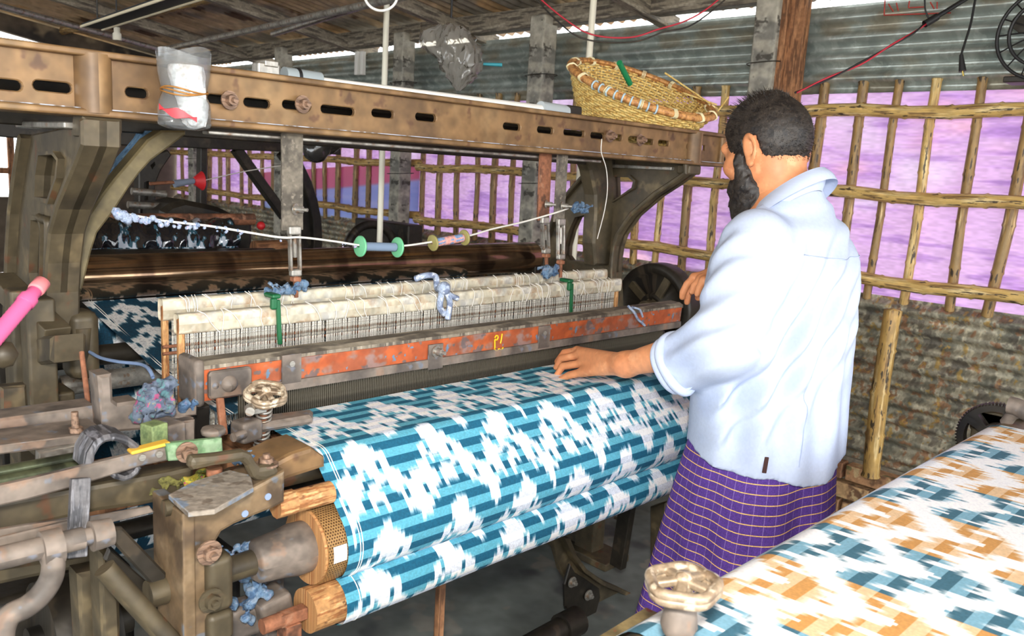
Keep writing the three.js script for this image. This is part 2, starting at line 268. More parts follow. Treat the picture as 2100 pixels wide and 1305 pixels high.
// bamboo lattice: each pole with its knots
function bambooPole(a, b, r) {
  const L = dist(a, b), n = Math.max(2, Math.round(L / 0.16)), prof = [[0.0005, 0]];
  for (let i = 0; i <= n; i++) { const y = i / n * L, k = r * (0.94 + 0.12 * hash(i, Math.round(a[2] * 100), 3)); if (i) prof.push([k * 0.97, y - 0.012], [k * 1.13, y - 0.003]); prof.push([k, Math.min(L, y + 0.008)]); }
  prof.push([0.0005, L]);
  const g = lathe(prof, [0, 0, 0], [0, 1, 0], 9), p = g.attributes.position;
  for (let i = 0; i < p.count; i++) { const y = p.getY(i); p.setX(i, p.getX(i) + 0.018 * r / 0.02 * (n3(y * 3, a[2] * 13, 7) - 0.5)); p.setZ(i, p.getZ(i) + 0.02 * r / 0.02 * (n3(y * 3, a[2] * 17, 2) - 0.5)); }
  g.translate(0, -L / 2, 0); return orient(g, a, b);
}
const stickZ = [[3.3,1.598,-0.871], [3.3,1.595,-1.018], [3.3,1.592,-1.165], [3.3,1.589,-1.315], [3.3,1.586,-1.459], [3.3,1.583,-1.605], [3.3,1.378,-1.73], [3.3,1.369,-1.878], [3.3,1.358,-2.054], [3.3,1.349,-2.209], [3.3,1.34,-2.359], [3.3,1.331,-2.503], [3.3,1.362,-2.797], [3.3,1.354,-2.948], [3.3,1.332,-3.376], [3.3,1.323,-3.537], [3.3,1.315,-3.692], [3.3,1.306,-3.86], [3.3,1.298,-4.021], [3.3,1.289,-4.18], [3.3,1.273,-4.488], [3.3,1.265,-4.641], [3.3,1.257,-4.782], [3.3,1.249,-4.929]].map((p) => p[2]);
for (let z = stickZ[stickZ.length - 1] - 0.2; z > -7.9; z -= 0.19) stickZ.push(z + rr(-0.02, 0.02));
for (let z = stickZ[0] + 0.16; z < 1.5; z += 0.17) stickZ.push(z + rr(-0.02, 0.02));
stickZ.forEach((z, i) => part(wallR, 'bamboo_upright', bambooPole([WX + 0.035, 0.985, z + rr(-0.02, 0.02)], [WX + 0.032, 1.84, z + rr(-0.015, 0.015)], rr(0.016, 0.022)), M.bamboo[z > -2.6 ? (hash(i, 5, 1) > 0.75 ? 2 : i % 2) : 2]));  // far uprights all take the darkest tone: backlit shade put into their colour
for (const y of [1.722, 1.405, 1.078]) for (const [z0, z1] of [[1.5, -1.75], [-1.7, -4.2], [-4.15, -7.9]]) part(wallR, 'bamboo_rail', bambooPole([WX - 0.004, y + 0.012, z0], [WX - 0.002, y - 0.006, z1], 0.025), M.bamboo[z0 > -1.8 ? 0 : 1]);  // farthest rails use a darker tone, the same backlit shade as colour
// posts on the inner side
for (const [z, top, w] of [[-1.80, 2.25, 0.105], [-3.08, 2.2, 0.105], [-4.25, 2.2, 0.1], [-5.7, 2.2, 0.1], [-7.2, 2.2, 0.1]]) {
  const p = part(wallR, 'concrete_post', box(w, top, w, [WX - 0.1, top / 2, z], [0, 0.02, 0], 0.012), M.concrete);
  part(p, 'tie_wire', [1.35, 1.9].map((y) => tube([[WX - 0.158, y, z - 0.06], [WX - 0.158, y + 0.006, z + 0.058], [WX - 0.04, y + 0.012, z + 0.06], [WX - 0.04, y, z - 0.06]], 0.002, 5, 24, true)), M.dark);
}
part(wallR, 'wooden_post', box(0.05, 0.84, 0.075, [WX - 0.075, 1.78, -1.695], [0, 0, 0], 0.006), M.brownWood, 'reddish brown wooden post');
part(wallR, 'wooden_post', box(0.03, 2.2, 0.03, [WX - 0.11, 1.1, -1.735], [0, 0, 0], 0.004), M.brownWood, 'thin wooden post beside the concrete one');
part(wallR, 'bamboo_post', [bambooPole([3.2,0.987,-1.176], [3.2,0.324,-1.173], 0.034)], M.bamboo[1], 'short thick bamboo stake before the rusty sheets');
part(wallR, 'wall_plate', [bar([WX - 0.05, 2.204, 1.6], [WX - 0.05, 2.204, -4.2], 0.1, 0.08), bar([WX - 0.06, 2.2, -4.1], [WX - 0.05, 2.2, -7.95], 0.1, 0.08)], M.greyWood);

// far gable wall with a barred opening, the side wall behind the camera's left
const wallB = struct('wall_back');
{
  const pl = worn([96, 84, 70], [[[60, 54, 48], 4, 4, 0.5, 0.2], [[132, 116, 92], 6, 6, 0.6, 0.12]], { size: 1.5, rough: 0.9 });
  const rY = (x) => 2.22 - 0.148 * (x - 3.3) + 0.02;
  part(wallB, 'gable_panel', ext('z', ZB, 0.08, [[XL, 0], [3.4, 0], [3.4, rY(3.4)], [XL, rY(XL)]], [[[1.15, 0.95], [2.2, 0.95], [2.2, 1.62], [1.15, 1.62]], [[1.2, 2.27], [1.94, 2.215], [2.7, 2.155], [2.7, 2.17], [1.94, 2.30], [1.2, 2.40]]], 0), pl);
  for (let i = 0; i < 7; i++) part(wallB, 'window_bar', box(0.05, 0.7, 0.04, [1.2 + i * 0.155, 1.28, ZB - 0.02], [0, 0, 0], 0.004), M.brownWood);
  part(wallB, 'window_rail', box(1.08, 0.05, 0.04, [1.68, 1.17, ZB + 0.0], [0, 0, 0], 0.004), M.brownWood);
}
const wallL = struct('wall_left');
part(wallL, 'side_panel', [box(0.08, 1.0, 10.6, [XL, 0.5, -2.7], [0, 0, 0], 0), box(0.08, 1.2, 10.6, [XL, 2.75, -2.7], [0, 0, 0], 0)], M.tinOld);
// roof: corrugated sheets running down to the right eave, on purlins and rafters
const ceiling = struct('ceiling');
const roofY = (x) => 2.22 - 0.148 * (x - 3.3);
{
  const zs = [2.6, 1.0, -0.2, -1.4, -2.6, -3.8, -5.0, -6.2, -7.4, -8.3];
  for (let i = 0; i < zs.length - 1; i++) for (const [xa, xb] of [[3.62, 1.2], [1.3, -1.3], [-1.2, -4.5]]) {
    const lift = 0.012 * (i % 2) + (xa < 2 ? 0.018 : 0);
    part(ceiling, 'roof_sheet', sheet(10, Math.round((zs[i] - zs[i + 1] + 0.06) / 0.076 * 8), (u, v) => { const x = lerp(xa, xb, u), z = lerp(zs[i] + 0.03, zs[i + 1] - 0.03, v); return [x, roofY(x) + 0.05 + lift + 0.012 * Math.sin(z / 0.076 * 6.2832) + 0.014 * (n3(x, z * 1.5, 3) - 0.5), z]; }, (u, v, q) => [q[0], q[2]]), M.roof);
  }
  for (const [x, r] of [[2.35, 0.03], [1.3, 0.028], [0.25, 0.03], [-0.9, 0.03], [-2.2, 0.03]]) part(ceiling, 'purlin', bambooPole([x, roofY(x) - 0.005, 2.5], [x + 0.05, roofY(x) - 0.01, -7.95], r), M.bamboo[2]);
  for (const z of [0.9, -0.9, -2.45, -3.7, -4.9, -6.3]) part(ceiling, 'rafter', bar([3.45, roofY(3.45) - 0.055, z], [-4.3, roofY(-4.3) - 0.06, z + 0.1], 0.07, 0.05), M.greyWood);
  for (const [a, b] of [[[1.965,1.97,-4.788], [1.734,1.959,-2.283]], [[2.083,1.997,-3.812], [1.693,1.964,-2.181]], [[0.901,1.985,-4.133], [2.011,1.993,-5.036]]]) part(ceiling, 'tie_pipe', cyl(a, b, 0.014, 0.014, 10), M.steel);
}

// ---------- the power loom the man works at ----------
const loom = thing('power_loom', 'large brown cast-iron power loom with an orange beam, the man stands at it', 'loom');
const boltMat = worn([150, 122, 102], [[[110, 88, 74], 6, 6, 0.5, 0.2]], { size: 0.06, rough: 0.5, metal: 0.3 });
const ZR = -1.53;   // front of the top rail
{
  // top rail: a channel with slots, flanges standing forward
  const slots = [[-25, 55, 172], [77, 157, 177], [268, 316, 190], [437, 497, 204], [512, 568, 211], [592, 650, 216], [671, 741, 226], [776, 822, 233], [866, 909, 241], [1046, 1082, 260], [1116, 1149, 267], [1170, 1213, 273], [1225, 1255, 279], [1265, 1290, 282], [1302, 1326, 287], [1333, 1354, 291], [1363, 1386, 294], [1421, 1437, 301], [1445, 1460, 303]];
  const sx = [[[0.35,1.505],[0.404,1.511],[0.42,1.509],[0.479,1.515],[0.566,1.514],[0.606,1.518],[0.715,1.517],[0.773,1.522],[0.788,1.517],[0.845,1.523],[0.871,1.521],[0.935,1.526],[0.96,1.519],[1.044,1.526],[1.088,1.523],[1.148,1.528],[1.209,1.525],[1.271,1.53],[1.489,1.525],[1.552,1.53],[1.614,1.526],[1.677,1.53],[1.718,1.526],[1.806,1.532],[1.832,1.526],[1.896,1.53],[1.919,1.527],[1.976,1.531],[2.005,1.526],[2.062,1.53],[2.079,1.525],[2.131,1.528],[2.155,1.526],[2.214,1.529],[2.31,1.524],[2.355,1.527],[2.378,1.525],[2.422,1.528]]][0];
  const holes = []; for (let i = 0; i < sx.length; i += 2) holes.push(roundRect(sx[i][0], sx[i + 1][0], (sx[i][1] + sx[i + 1][1]) / 2 - 0.0085, (sx[i][1] + sx[i + 1][1]) / 2 + 0.0085, 0.008));
  const y0 = 1.474, y1 = 1.572, x0 = -0.5, x1 = 2.52;
  const rail = part(loom, 'top_rail', [
    ext('z', ZR - 0.024, 0.012, [[x0, y0], [x1, y0], [x1, y1], [x0, y1]], holes, 0.002),
    box(x1 - x0, 0.012, 0.11, [(x0 + x1) / 2, y1, ZR - 0.055], [0, 0, 0], 0.004), box(x1 - x0, 0.013, 0.11, [(x0 + x1) / 2, y0, ZR - 0.055], [0, 0, 0], 0.005),
    box(0.03, y1 - y0, 0.08, [x1 - 0.006, (y0 + y1) / 2, ZR - 0.05], [0, 0, 0], 0.008),
    ...[0.512, 2.345].map((x) => cyl([x, y0, ZR - 0.024], [x, y1, ZR - 0.024], 0.03, 0.03, 24))], M.beam, 'brown slotted iron rail');
  for (const p of [[0.751,1.519,-1.54], [0.907,1.526,-1.54], [1.898,1.53,-1.54], [2.041,1.528,-1.54]]) part(rail, 'bolt', hexBolt(p, [0.1, 0, 1], 0.0115, 0.012), boltMat);
  part(rail, 'dust_line', box(x1 - x0, 0.002, 0.012, [(x0 + x1) / 2, y0 + 0.0072, ZR - 0.014], [0, 0, 0], 0), worn([176, 182, 196], [[[120, 104, 88], 30, 4, 0.5, 0.15]], { size: 0.6, rough: 1 }), 'pale lint lying on the lower flange');
  // rear rail and the bright edge strip under the front rail
  part(loom, 'rear_rail', [box(2.0, 0.1, 0.02, [1.4, 1.5, -1.86], [0, 0, 0], 0.004), box(2.0, 0.012, 0.07, [1.4, 1.55, -1.85], [0, 0, 0], 0.004)], M.dark);
  part(loom, 'edge_strip', bar([0.74, 1.458, ZR - 0.09], [1.95, 1.458, ZR - 0.09], 0.008, 0.03), M.steel, 'bright steel strip under the rail');
  // cast side frames: the same outline for both sides
  const outline = [[-1.987,1.476],[-1.966,1.432],[-2.022,1.38],[-2.072,1.328],[-2.113,1.265],[-2.145,1.17],[-2.151,1.065],[-2.148,0.768],[-1.766,0.858],[-1.808,1.082],[-1.809,1.136],[-1.805,1.176],[-1.792,1.217],[-1.767,1.253],[-1.742,1.287],[-1.702,1.32],[-1.652,1.361],[-1.588,1.401],[-1.537,1.437],[-1.542,1.485]];
  const tri = [[-1.846,1.415],[-1.778,1.416],[-1.756,1.403],[-1.76,1.382],[-1.834,1.334]], win = [[-2.006,1.261],[-1.935,1.279],[-1.93,1.177],[-1.932,1.125],[-1.944,1.106],[-2.025,1.1],[-2.045,1.116],[-2.046,1.151],[-2.03,1.212]];
  const front = [[-1.542,1.485],[-1.537,1.437],[-1.588,1.401],[-1.652,1.361],[-1.702,1.32],[-1.742,1.287],[-1.767,1.253],[-1.792,1.217],[-1.805,1.176],[-1.809,1.136],[-1.808,1.082],[-1.786,0.943],[-1.766,0.858]], back = [[-2.148,0.768],[-2.151,1.065],[-2.145,1.17],[-2.113,1.265],[-2.072,1.328],[-2.022,1.38],[-1.966,1.432],[-1.987,1.476]];
  const outlineL = [[-1.489,1.461],[-1.871,1.434],[-1.917,1.371],[-1.977,1.276],[-2.015,1.181],[-2.038,1.092],[-2.073,0.976],[-1.741,1.044],[-1.729,1.137],[-1.713,1.196],[-1.687,1.254],[-1.64,1.303],[-1.584,1.346],[-1.531,1.386],[-1.492,1.419]], frontL = [[-1.489,1.461],[-1.492,1.419],[-1.531,1.386],[-1.584,1.346],[-1.64,1.303],[-1.687,1.254],[-1.713,1.196],[-1.729,1.137],[-1.741,1.039]], backL = [[-2.073,0.976],[-2.038,1.092],[-2.015,1.181],[-1.977,1.276],[-1.917,1.371],[-1.871,1.434]], winL = [[-1.776,1.395],[-1.695,1.399],[-1.668,1.389],[-1.683,1.358],[-1.733,1.316],[-1.812,1.315],[-1.8,1.357]], pocL = [[-1.844,1.267],[-1.799,1.27],[-1.789,1.254],[-1.813,1.125],[-1.859,1.112],[-1.873,1.157]];
  for (const [xw, ol, fr, bk, ws, zl] of [[0.505, outlineL, frontL, backL, [winL, pocL], 0], [2.33, outline, front, back, [tri, win], 0]]) {
    const f = part(loom, 'side_frame', [ext('x', xw - 0.01, 0.02, ol, ws, 0.004), rim('x', fr, 0.016, xw - 0.034, 0.064), rim('x', bk, 0.014, xw - 0.032, 0.06), ...ws.map((w) => ring('x', w, 0.01, xw - 0.022, 0.044))], M.iron, 'cast-iron side frame with windows');
    // lower leg to the floor
    part(f, 'leg', [box(0.07, 0.92, 0.09, [xw, 0.46, -1.84], [0, 0, 0], 0.008), box(0.03, 0.92, 0.3, [xw, 0.46, -1.98], [0, 0, 0], 0.008), box(0.14, 0.03, 0.5, [xw, 0.015, -1.95], [0, 0, 0], 0.006)], M.iron);
    part(f, 'head_block', xw < 1 ? ext('z', ZR - 0.004, 0.06, [[0.489,1.468],[0.553,1.469],[0.553,1.445],[0.547,1.436],[0.539,1.427],[0.537,1.416],[0.499,1.414],[0.499,1.426],[0.495,1.433],[0.487,1.435]], [], 0.006) : box(0.07, 0.03, 0.05, [xw + 0.012, 1.452, ZR - 0.028], [0, 0, 0], 0.006), M.iron);
    part(f, 'slotted_plate', box(0.055, 0.012, 0.3, [xw, 1.452, -1.75], [0, 0, 0], 0.003), M.steel);
  }
  // inward arch ribs
  const arch = part(loom, 'arch_rib', ext('z', -1.79, 0.05, [[0.724,1.459],[0.694,1.438],[0.654,1.389],[0.627,1.357],[0.601,1.322],[0.569,1.274],[0.559,1.253],[0.553,1.227],[0.548,1.185],[0.546,1.14],[0.555,1.125],[0.559,1.135],[0.566,1.162],[0.577,1.206],[0.59,1.245],[0.623,1.289],[0.653,1.336],[0.677,1.369],[0.7,1.395],[0.741,1.427],[0.775,1.454],[0.775,1.462]], [], 0.004), worn([112, 100, 70], [[[84, 74, 52], 4, 4, 0.5, 0.25, 0.8]], { size: 0.4, rough: 0.6, bump: 0.0008 }), 'curved olive iron arch rib');
  part(arch, 'dusty_web', ext('z', -1.841, 0.05, [[0.754,1.46],[0.714,1.429],[0.672,1.381],[0.645,1.349],[0.622,1.319],[0.627,1.332],[0.649,1.376],[0.668,1.4],[0.688,1.423],[0.702,1.44],[0.711,1.457]], [], 0.002), M.dustBlue, 'web of the arch covered in blue lint');
  part(loom, 'arch_rib', ext('z', -1.84, 0.06, [[2.153,1.472],[2.298,1.479],[2.32,1.386],[2.339,1.284],[2.351,1.145],[2.356,1.101],[2.246,1.106],[2.227,1.183],[2.226,1.284],[2.218,1.35],[2.183,1.431]], [], 0.008), M.iron, 'thick curved iron rib');
  // front uprights of the left frame: the pocket and hook seen from outside
  part(loom, 'hook_rod', [tube([[0.488,1.276,-1.805], [0.488,1.273,-1.787], [0.488,1.272,-1.75], [0.488,1.248,-1.75], [0.488,1.171,-1.767], [0.488,1.131,-1.775]], 0.008, 8, 30)], M.iron);
  part(loom, 'bearing_cap', [cyl([0.539,1.063,-1.74], [0.539,0.975,-1.74], 0.02, 0.014, 14), box(0.06, 0.14, 0.07, [0.541,1.026,-1.76], [0, 0, 0], 0.02)], M.iron);
  part(loom, 'lower_side_bracket', [ext('x', 0.44, 0.06, [[-2.243,0.951],[-1.589,1.083],[-1.596,1.032],[-1.731,0.997],[-1.777,1.011],[-2.253,0.907]], [], 0.006), ext('x', 0.43, 0.05, [[-1.779,1.063],[-1.679,1.087],[-1.683,1.065],[-1.817,1.038]], [], 0.006)], M.iron);
  part(loom, 'side_plate', [ext('z', -1.62, 0.03, [[0.366,0.993],[0.406,0.991],[0.407,0.95],[0.365,0.944]], [], 0.004), box(0.05, 0.3, 0.05, [0.45,0.986,-1.7], [0, 0, 0], 0.006), box(0.05, 0.34, 0.05, [0.437,0.976,-1.75], [0, 0, 0], 0.006)], M.iron);
  part(loom, 'slanting_tie', bar([0.43,1.146,-1.867], [0.47,1.067,-1.656], 0.035, 0.05), M.iron);
  part(loom, 'connecting_rod', [cyl([0.481,1.055,-1.56], [0.47,0.976,-1.5], 0.0045, 0.0045, 8)], M.rust);
  part(loom, 'ball_joint', [lathe([[0.001, -0.02], [0.018, -0.012], [0.022, 0], [0.018, 0.014], [0.001, 0.022]], [0.332,1.09,-1.45], [1, 0, 0.3], 16)], M.iron);
}
// round parts along the loom: whip roll, rods, warp beam
part(loom, 'whip_roll', [cyl([0.55, 1.087, -2.25], [2.35, 1.087, -2.25], 0.058, 0.058, 32), cyl([0.5, 1.087, -2.25], [2.4, 1.087, -2.25], 0.022, 0.022, 14)], M.shiny, 'polished dark steel roller');
for (const [y, z, r] of [[0.945, -1.98, 0.024], [0.895, -1.94, 0.023]]) part(loom, 'cross_rod', cyl([0.55, y, z], [2.33, y, z], r, r, 16), y > 0.92 ? M.dark : M.steel);
part(loom, 'warp_beam_shaft', [cyl([0.5, 0.55, -2.2], [2.4, 0.55, -2.2], 0.03, 0.03, 14), cyl([0.6, 0.55, -2.2], [0.63, 0.55, -2.2], 0.27, 0.27, 30), cyl([2.2, 0.55, -2.2], [2.23, 0.55, -2.2], 0.27, 0.27, 30)], M.iron);
for (const x of [0.53, 2.36]) part(loom, 'rear_post', [box(0.08, 1.1, 0.1, [x, 0.55, -2.25], [0, 0, 0], 0.008), bar([x, 0.3, -1.85], [x, 0.3, -2.25], 0.06, 0.05)], M.dark);

// hanging straps with turnbuckles
for (const [top, bot, end, w, m] of [[[0.919,1.474,-1.6], [0.922,1.265,-1.6], [0.94,1.119,-1.62], 0.05, M.strap], [[1.699,1.482,-1.6], [1.705,1.285,-1.6], [1.747,1.148,-1.62], 0.047, M.rust], [[1.747,1.483,-1.58], [1.75,1.282,-1.58], [1.753,1.129,-1.57], 0.042, M.strap]]) {
  const s = part(loom, 'hanging_strap', bar(top, bot, w, 0.006, [1, 0, 0], 0.001), m), L = dist(bot, end);
  const c = (k) => [lerp(bot[0], end[0], k), lerp(bot[1], end[1], k), lerp(bot[2], end[2], k) + 0.008];
  part(s, 'turnbuckle', [...[-1, 1].map((q) => { const a = c(0), b = c(0.62); return bar([a[0] + q * 0.011, a[1], a[2]], [b[0] + q * 0.011, b[1], b[2]], 0.006, 0.012, [1, 0, 0], 0.002); }), box(0.03, 0.02, 0.014, c(0)), box(0.026, 0.016, 0.016, c(0.64)), cyl(c(0.1), c(0.4), 0.005, 0.005, 8)], M.steel);
  part(s, 'hook_screw', [cyl(c(0.62), c(1.02), 0.006, 0.005, 10), box(0.02, 0.012, 0.02, c(0.74))], M.rust);
  part(s, 'bolt', hexBolt([bot[0] + 0.004, bot[1] + 0.045, bot[2] + 0.004], [0.6, 0, 1], 0.008, 0.016), M.steel);
}
// heald shafts: wrapped top bars, end rods, wire healds
const wrapMat = worn([204, 196, 174], [[[180, 166, 140], 6, 9, 0.4, 0.4, 0.8], [[160, 118, 86], 12, 20, 0.56, 0.3, 0.6], [[160, 166, 178], 9, 9, 0.5, 0.35, 0.5], [[232, 228, 214], 30, 40, 0.5, 0.3, 0.5]], { size: 0.4, n: 512, rough: 0.45, bump: 0.0008 });
const threadMat = plain(0xe6e2da, 0.6), wireMat = worn([222, 220, 212], [[[160, 152, 138], 9, 9, 0.54, 0.15], [[150, 160, 176], 12, 12, 0.64, 0.1]], { size: 0.08, rough: 0.3, metal: 0.1 });
for (const [z, yb, yt, x0, x1, k] of [[-1.56, 1.070, 1.111, 0.652, 2.02, 0], [-1.63, 1.085, 1.130, 0.650, 2.035, 1]]) {
  const h = part(loom, 'heald_shaft', sheet(90, 14, (u, v) => { const x = lerp(x0, x1, u), a = v * 6.2832, ry = (yt - yb) / 2, b = 1 + 0.025 * (n3(x * 90, v * 14, k) - 0.5); return [x, (yt + yb) / 2 + ry * b * Math.sign(Math.sin(a)) * Math.sqrt(Math.abs(Math.sin(a))), z + 0.013 * b * Math.sign(Math.cos(a)) * Math.sqrt(Math.abs(Math.cos(a)))]; }, (u, v) => [lerp(x0, x1, u), v * 0.12]), wrapMat, 'heald shaft bar wrapped in film and thread');
  for (const x of [x0 + 0.008, x1 - 0.008]) part(h, 'end_rod', box(0.013, 0.26, 0.012, [x, yb - 0.1, z], [0, 0, 0], 0.003), M.wood);
  for (const y of [yb - 0.052, yb - 0.066]) part(h, 'heald_rod', cyl([x0, y, z + 0.008], [x1, y, z + 0.008], 0.0035, 0.0035, 8), M.rust);
  const wires = [], loops = []; for (let i = 0; i < 620; i++) { const x = lerp(x0 + 0.02, x1 - 0.02, i / 619) + rr(-0.001, 0.001); wires.push(bar([x, yb + 0.004, z + rr(-0.004, 0.006)], [x + rr(-0.002, 0.002), yb - 0.2, z + rr(-0.004, 0.004)], 0.0014, 0.001, [1, 0, 0], 0)); }
  part(h, 'wire_healds', wires, wireMat, 'rows of fine wire healds', 'stuff');
  for (let i = 0; i < 46; i++) { const x = lerp(x0 + 0.03, x1 - 0.05, rnd()), s = rr(-0.02, 0.04), t = (yt - yb); loops.push(tube([[x, yt + 0.003, z], [x + s * 0.3, yt - t * 0.1, z + 0.0145], [x + s * 0.6 + rr(-0.006, 0.006), yb + t * 0.45, z + 0.0155], [x + s, yb, z + 0.0135]], 0.0011, 4, 8)); }
  part(h, 'binding_thread', loops, threadMat, 'white binding threads', 'stuff');
}
const healdZ = -1.56;
for (const p of [[0.856,1.1,-1.55], [1.777,1.083,-1.55]]) part(loom, 'green_clip', [box(0.009, 0.095, 0.008, [p[0], p[1] - 0.02, -1.536], [0, 0, 0.06], 0.002), box(0.02, 0.01, 0.04, [p[0] - 0.004, p[1] + 0.034, -1.556]), box(0.014, 0.024, 0.012, [p[0] - 0.012, p[1] + 0.02, -1.536])], plain(0x16623a, 0.4), 'green plastic clip');

// sley: worn orange cap, wooden top, reed
{
  const z = -1.42, a = [0.633,1.047,-1.42], b = [0.644,0.972,-1.42], c = [2.138,1.036,-1.42], yt = 1.043, yb = 0.972, x0 = 0.632, x1 = 2.165;
  const cap = part(loom, 'sley_cap', ext('x', x0, x1 - x0, [[z - 0.055, yb + 0.006], [z, yb], [z + 0.004, yt - 0.012], [z - 0.055, yt - 0.006]], [], 0.004), M.orange, 'reed cap in chipped orange paint');
  part(cap, 'wooden_top', [ext('x', x0 + 0.004, x1 - x0 + 0.004, [[z - 0.055, yt - 0.008], [z + 0.002, yt - 0.014], [z + 0.001, yt - 0.005], [z - 0.012, yt + 0.001], [z - 0.045, yt + 0.002], [z - 0.057, yt - 0.002]], [], 0.003)], M.greyWood, 'grey worn wooden top');
  part(cap, 'lower_lip', box(x1 - x0 - 0.13, 0.02, 0.012, [(x0 + x1) / 2 + 0.06, yb + 0.006, z + 0.001], [0, 0, 0], 0.002), M.mauve, 'dusty grey lower lip');
  const pl = part(cap, 'end_plate', [ext('z', z + 0.014, 0.012, roundRect(x0 + 0.014, x0 + 0.098, yb + 0.004, yt - 0.014, 0.008), [], 0.003), box(0.02, 0.09, 0.08, [x0, (yt + yb) / 2, z - 0.03], [0, 0, 0], 0.01)], M.mauve, 'dusty iron end plate');
  part(pl, 'dome', [lathe([[0.016, 0], [0.014, 0.006], [0.008, 0.011], [0.0005, 0.013]], [x0 + 0.052, yb + 0.03, z + 0.013], [0, 0, 1], 18), lathe([[0.007, 0], [0.005, 0.004], [0.0005, 0.005]], [x0 + 0.026, yb + 0.03, z + 0.013], [0, 0, 1], 12)], M.mauve);
  for (const p of [[0.816,1.016,-1.415], [1.18,0.997,-1.415], [1.539,1.006,-1.415]]) { const k = part(cap, 'clamp_plate', box(0.042, 0.058, 0.005, [p[0], p[1] - 0.004, z + 0.006], [0, 0, 0], 0.001), M.mauve); part(k, 'bolt', p[0] > 1 && p[0] < 1.4 ? hexBolt([p[0], p[1] + 0.008, z + 0.008], [0.2, 0, 1], 0.009, 0.014) : [cyl([p[0], p[1] + 0.006, z + 0.006], [p[0], p[1] + 0.006, z + 0.01], 0.006, 0.006, 14)], M.steel); }
  const q = [1.381,1.005,-1.413], s = (pts) => tube(pts.map(([u, v]) => [q[0] + u, q[1] + v, z + 0.005]), 0.0022, 5, 16);
  part(cap, 'painted_mark', [s([[-0.016, 0.012], [-0.01, 0.018], [-0.005, 0.012], [-0.011, 0.005], [-0.015, 0.01], [-0.014, -0.014]]), s([[0.008, 0.02], [0.006, 0.004], [0.004, -0.004]]), s([[-0.016, -0.016], [-0.008, -0.021], [0.0, -0.017], [0.006, -0.02], [0.014, -0.016]])], plain(0xf0bd18, 0.5), 'yellow painted figure and stroke');
  // reed: fine dents between ribs
  const dents = []; for (let i = 0; i < 300; i++) { const x = lerp(x0 + 0.09, x1 - 0.06, i / 299); dents.push(box(0.0022, 0.13, 0.006, [x, 0.915, z - 0.024], [0, 0, 0], 0)); }
  part(loom, 'reed', dents, worn([112, 104, 88], [[[80, 74, 64], 5, 5, 0.5, 0.2]], { size: 0.3, rough: 0.55, metal: 0.3 }), 'fine steel reed under the orange cap', 'stuff');
  part(loom, 'reed_backing', box(1.36, 0.15, 0.006, [(x0 + x1) / 2 + 0.01, 0.9, z - 0.032], [0, 0, 0], 0.001), worn([96, 90, 78], [[[66, 60, 52], 60, 4, 0.45, 0.2]], { size: 0.3, rough: 0.7 }));
  part(loom, 'sley_beam', [box(2.0, 0.07, 0.09, [1.3, 0.84, z - 0.03], [0, 0, 0], 0.006)], M.brownWood);
  for (const x of [0.66, 2.14]) part(loom, 'sley_sword', bar([x, 0.95, z - 0.07], [x, 0.12, z - 0.14], 0.05, 0.03, [0, 0, 1]), M.dark);
  part(loom, 'reed_stop', bar([0.658,0.983,-1.39], [0.651,0.922,-1.36], 0.014, 0.01, [1, 0, 0]), M.rust);
}

// take-up side: breast beam, gripping roller with brass band, cloth beam, left bracket
part(loom, 'breast_beam', [box(1.62, 0.05, 0.06, [1.4, 0.882, -1.235], [0, 0, 0], 0.02)], M.iron);
{
  const yc = 0.766, zc = -1.17;
  const roll = part(loom, 'gripping_roller', [cyl([0.704, yc, zc], [2.15, yc, zc], 0.066, 0.066, 40)], M.wood, 'wooden roller end');
  part(roll, 'pierced_band', cyl([0.709, yc, zc], [2.14, yc, zc], 0.0685, 0.0685, 48), (() => { const f = (u, v) => { const a = Math.hypot((u * 12 % 1) - 0.5, ((v * 12 + 0.5 * (Math.floor(u * 12) % 2)) % 1) - 0.5); return sst(0.22, 0.34, a); }; const m = worn([186, 146, 92], [[[150, 110, 66], 5, 5, 0.5, 0.2]], { size: 0.072, rough: 0.45, metal: 0.4 }); m.map = tex((u, v) => mix3([92, 62, 36], mix3([196, 154, 98], [160, 122, 76], fbm(u, v, 4, 4, 2, 3)), f(u, v)), 256, 256, 0.06, 0.06); m.bumpMap = tex((u, v) => { const k = 255 * f(u, v); return [k, k, k]; }, 256, 256, 0.06, 0.06, false); m.bumpScale = 0.001; return m; })(), 'brass band pierced with small holes');
  part(roll, 'hub', [lathe([[0.001, 0], [0.03, 0.002], [0.036, 0.008], [0.04, 0.05], [0.045, 0.075], [0.044, 0.1], [0.04, 0.102]], [0.606, yc, zc], [1, 0, 0], 28)], M.mauve, 'dusty iron hub');
  part(roll, 'shaft', cyl([0.44, yc, zc], [0.64, yc, zc], 0.021, 0.021, 18), M.iron);
  part(roll, 'paper_sticker', sheet(6, 4, (u, v) => { const a = 0.35 + v * 0.42 - 0.5; return [0.718 + u * 0.026, yc + 0.0695 * Math.sin(a), zc + 0.0695 * Math.cos(a)]; }), M.white, 'torn white paper sticker');
  const cb = part(loom, 'cloth_beam', [cyl([0.69, 0.663, -1.142], [2.15, 0.663, -1.142], 0.0385, 0.0385, 30)], M.wood, 'wooden cloth beam');
  part(cb, 'beam_pin', [box(0.05, 0.022, 0.022, [0.665, 0.663, -1.142], [0, 0, 0], 0.003), cyl([0.61, 0.663, -1.142], [0.645, 0.663, -1.142], 0.013, 0.013, 12)], M.rust);
  part(cb, 'pin_rest', [box(0.03, 0.11, 0.035, [0.66, 0.60, -1.142], [0, 0, 0], 0.004)], M.rust);
  part(loom, 'guide_rod', [cyl([0.655, 0.862, -1.15], [0.74, 0.862, -1.15], 0.019, 0.019, 18), cyl([0.635, 0.864, -1.147], [0.668, 0.864, -1.147], 0.021, 0.021, 10)], M.wood, 'worn wooden rod end');
}

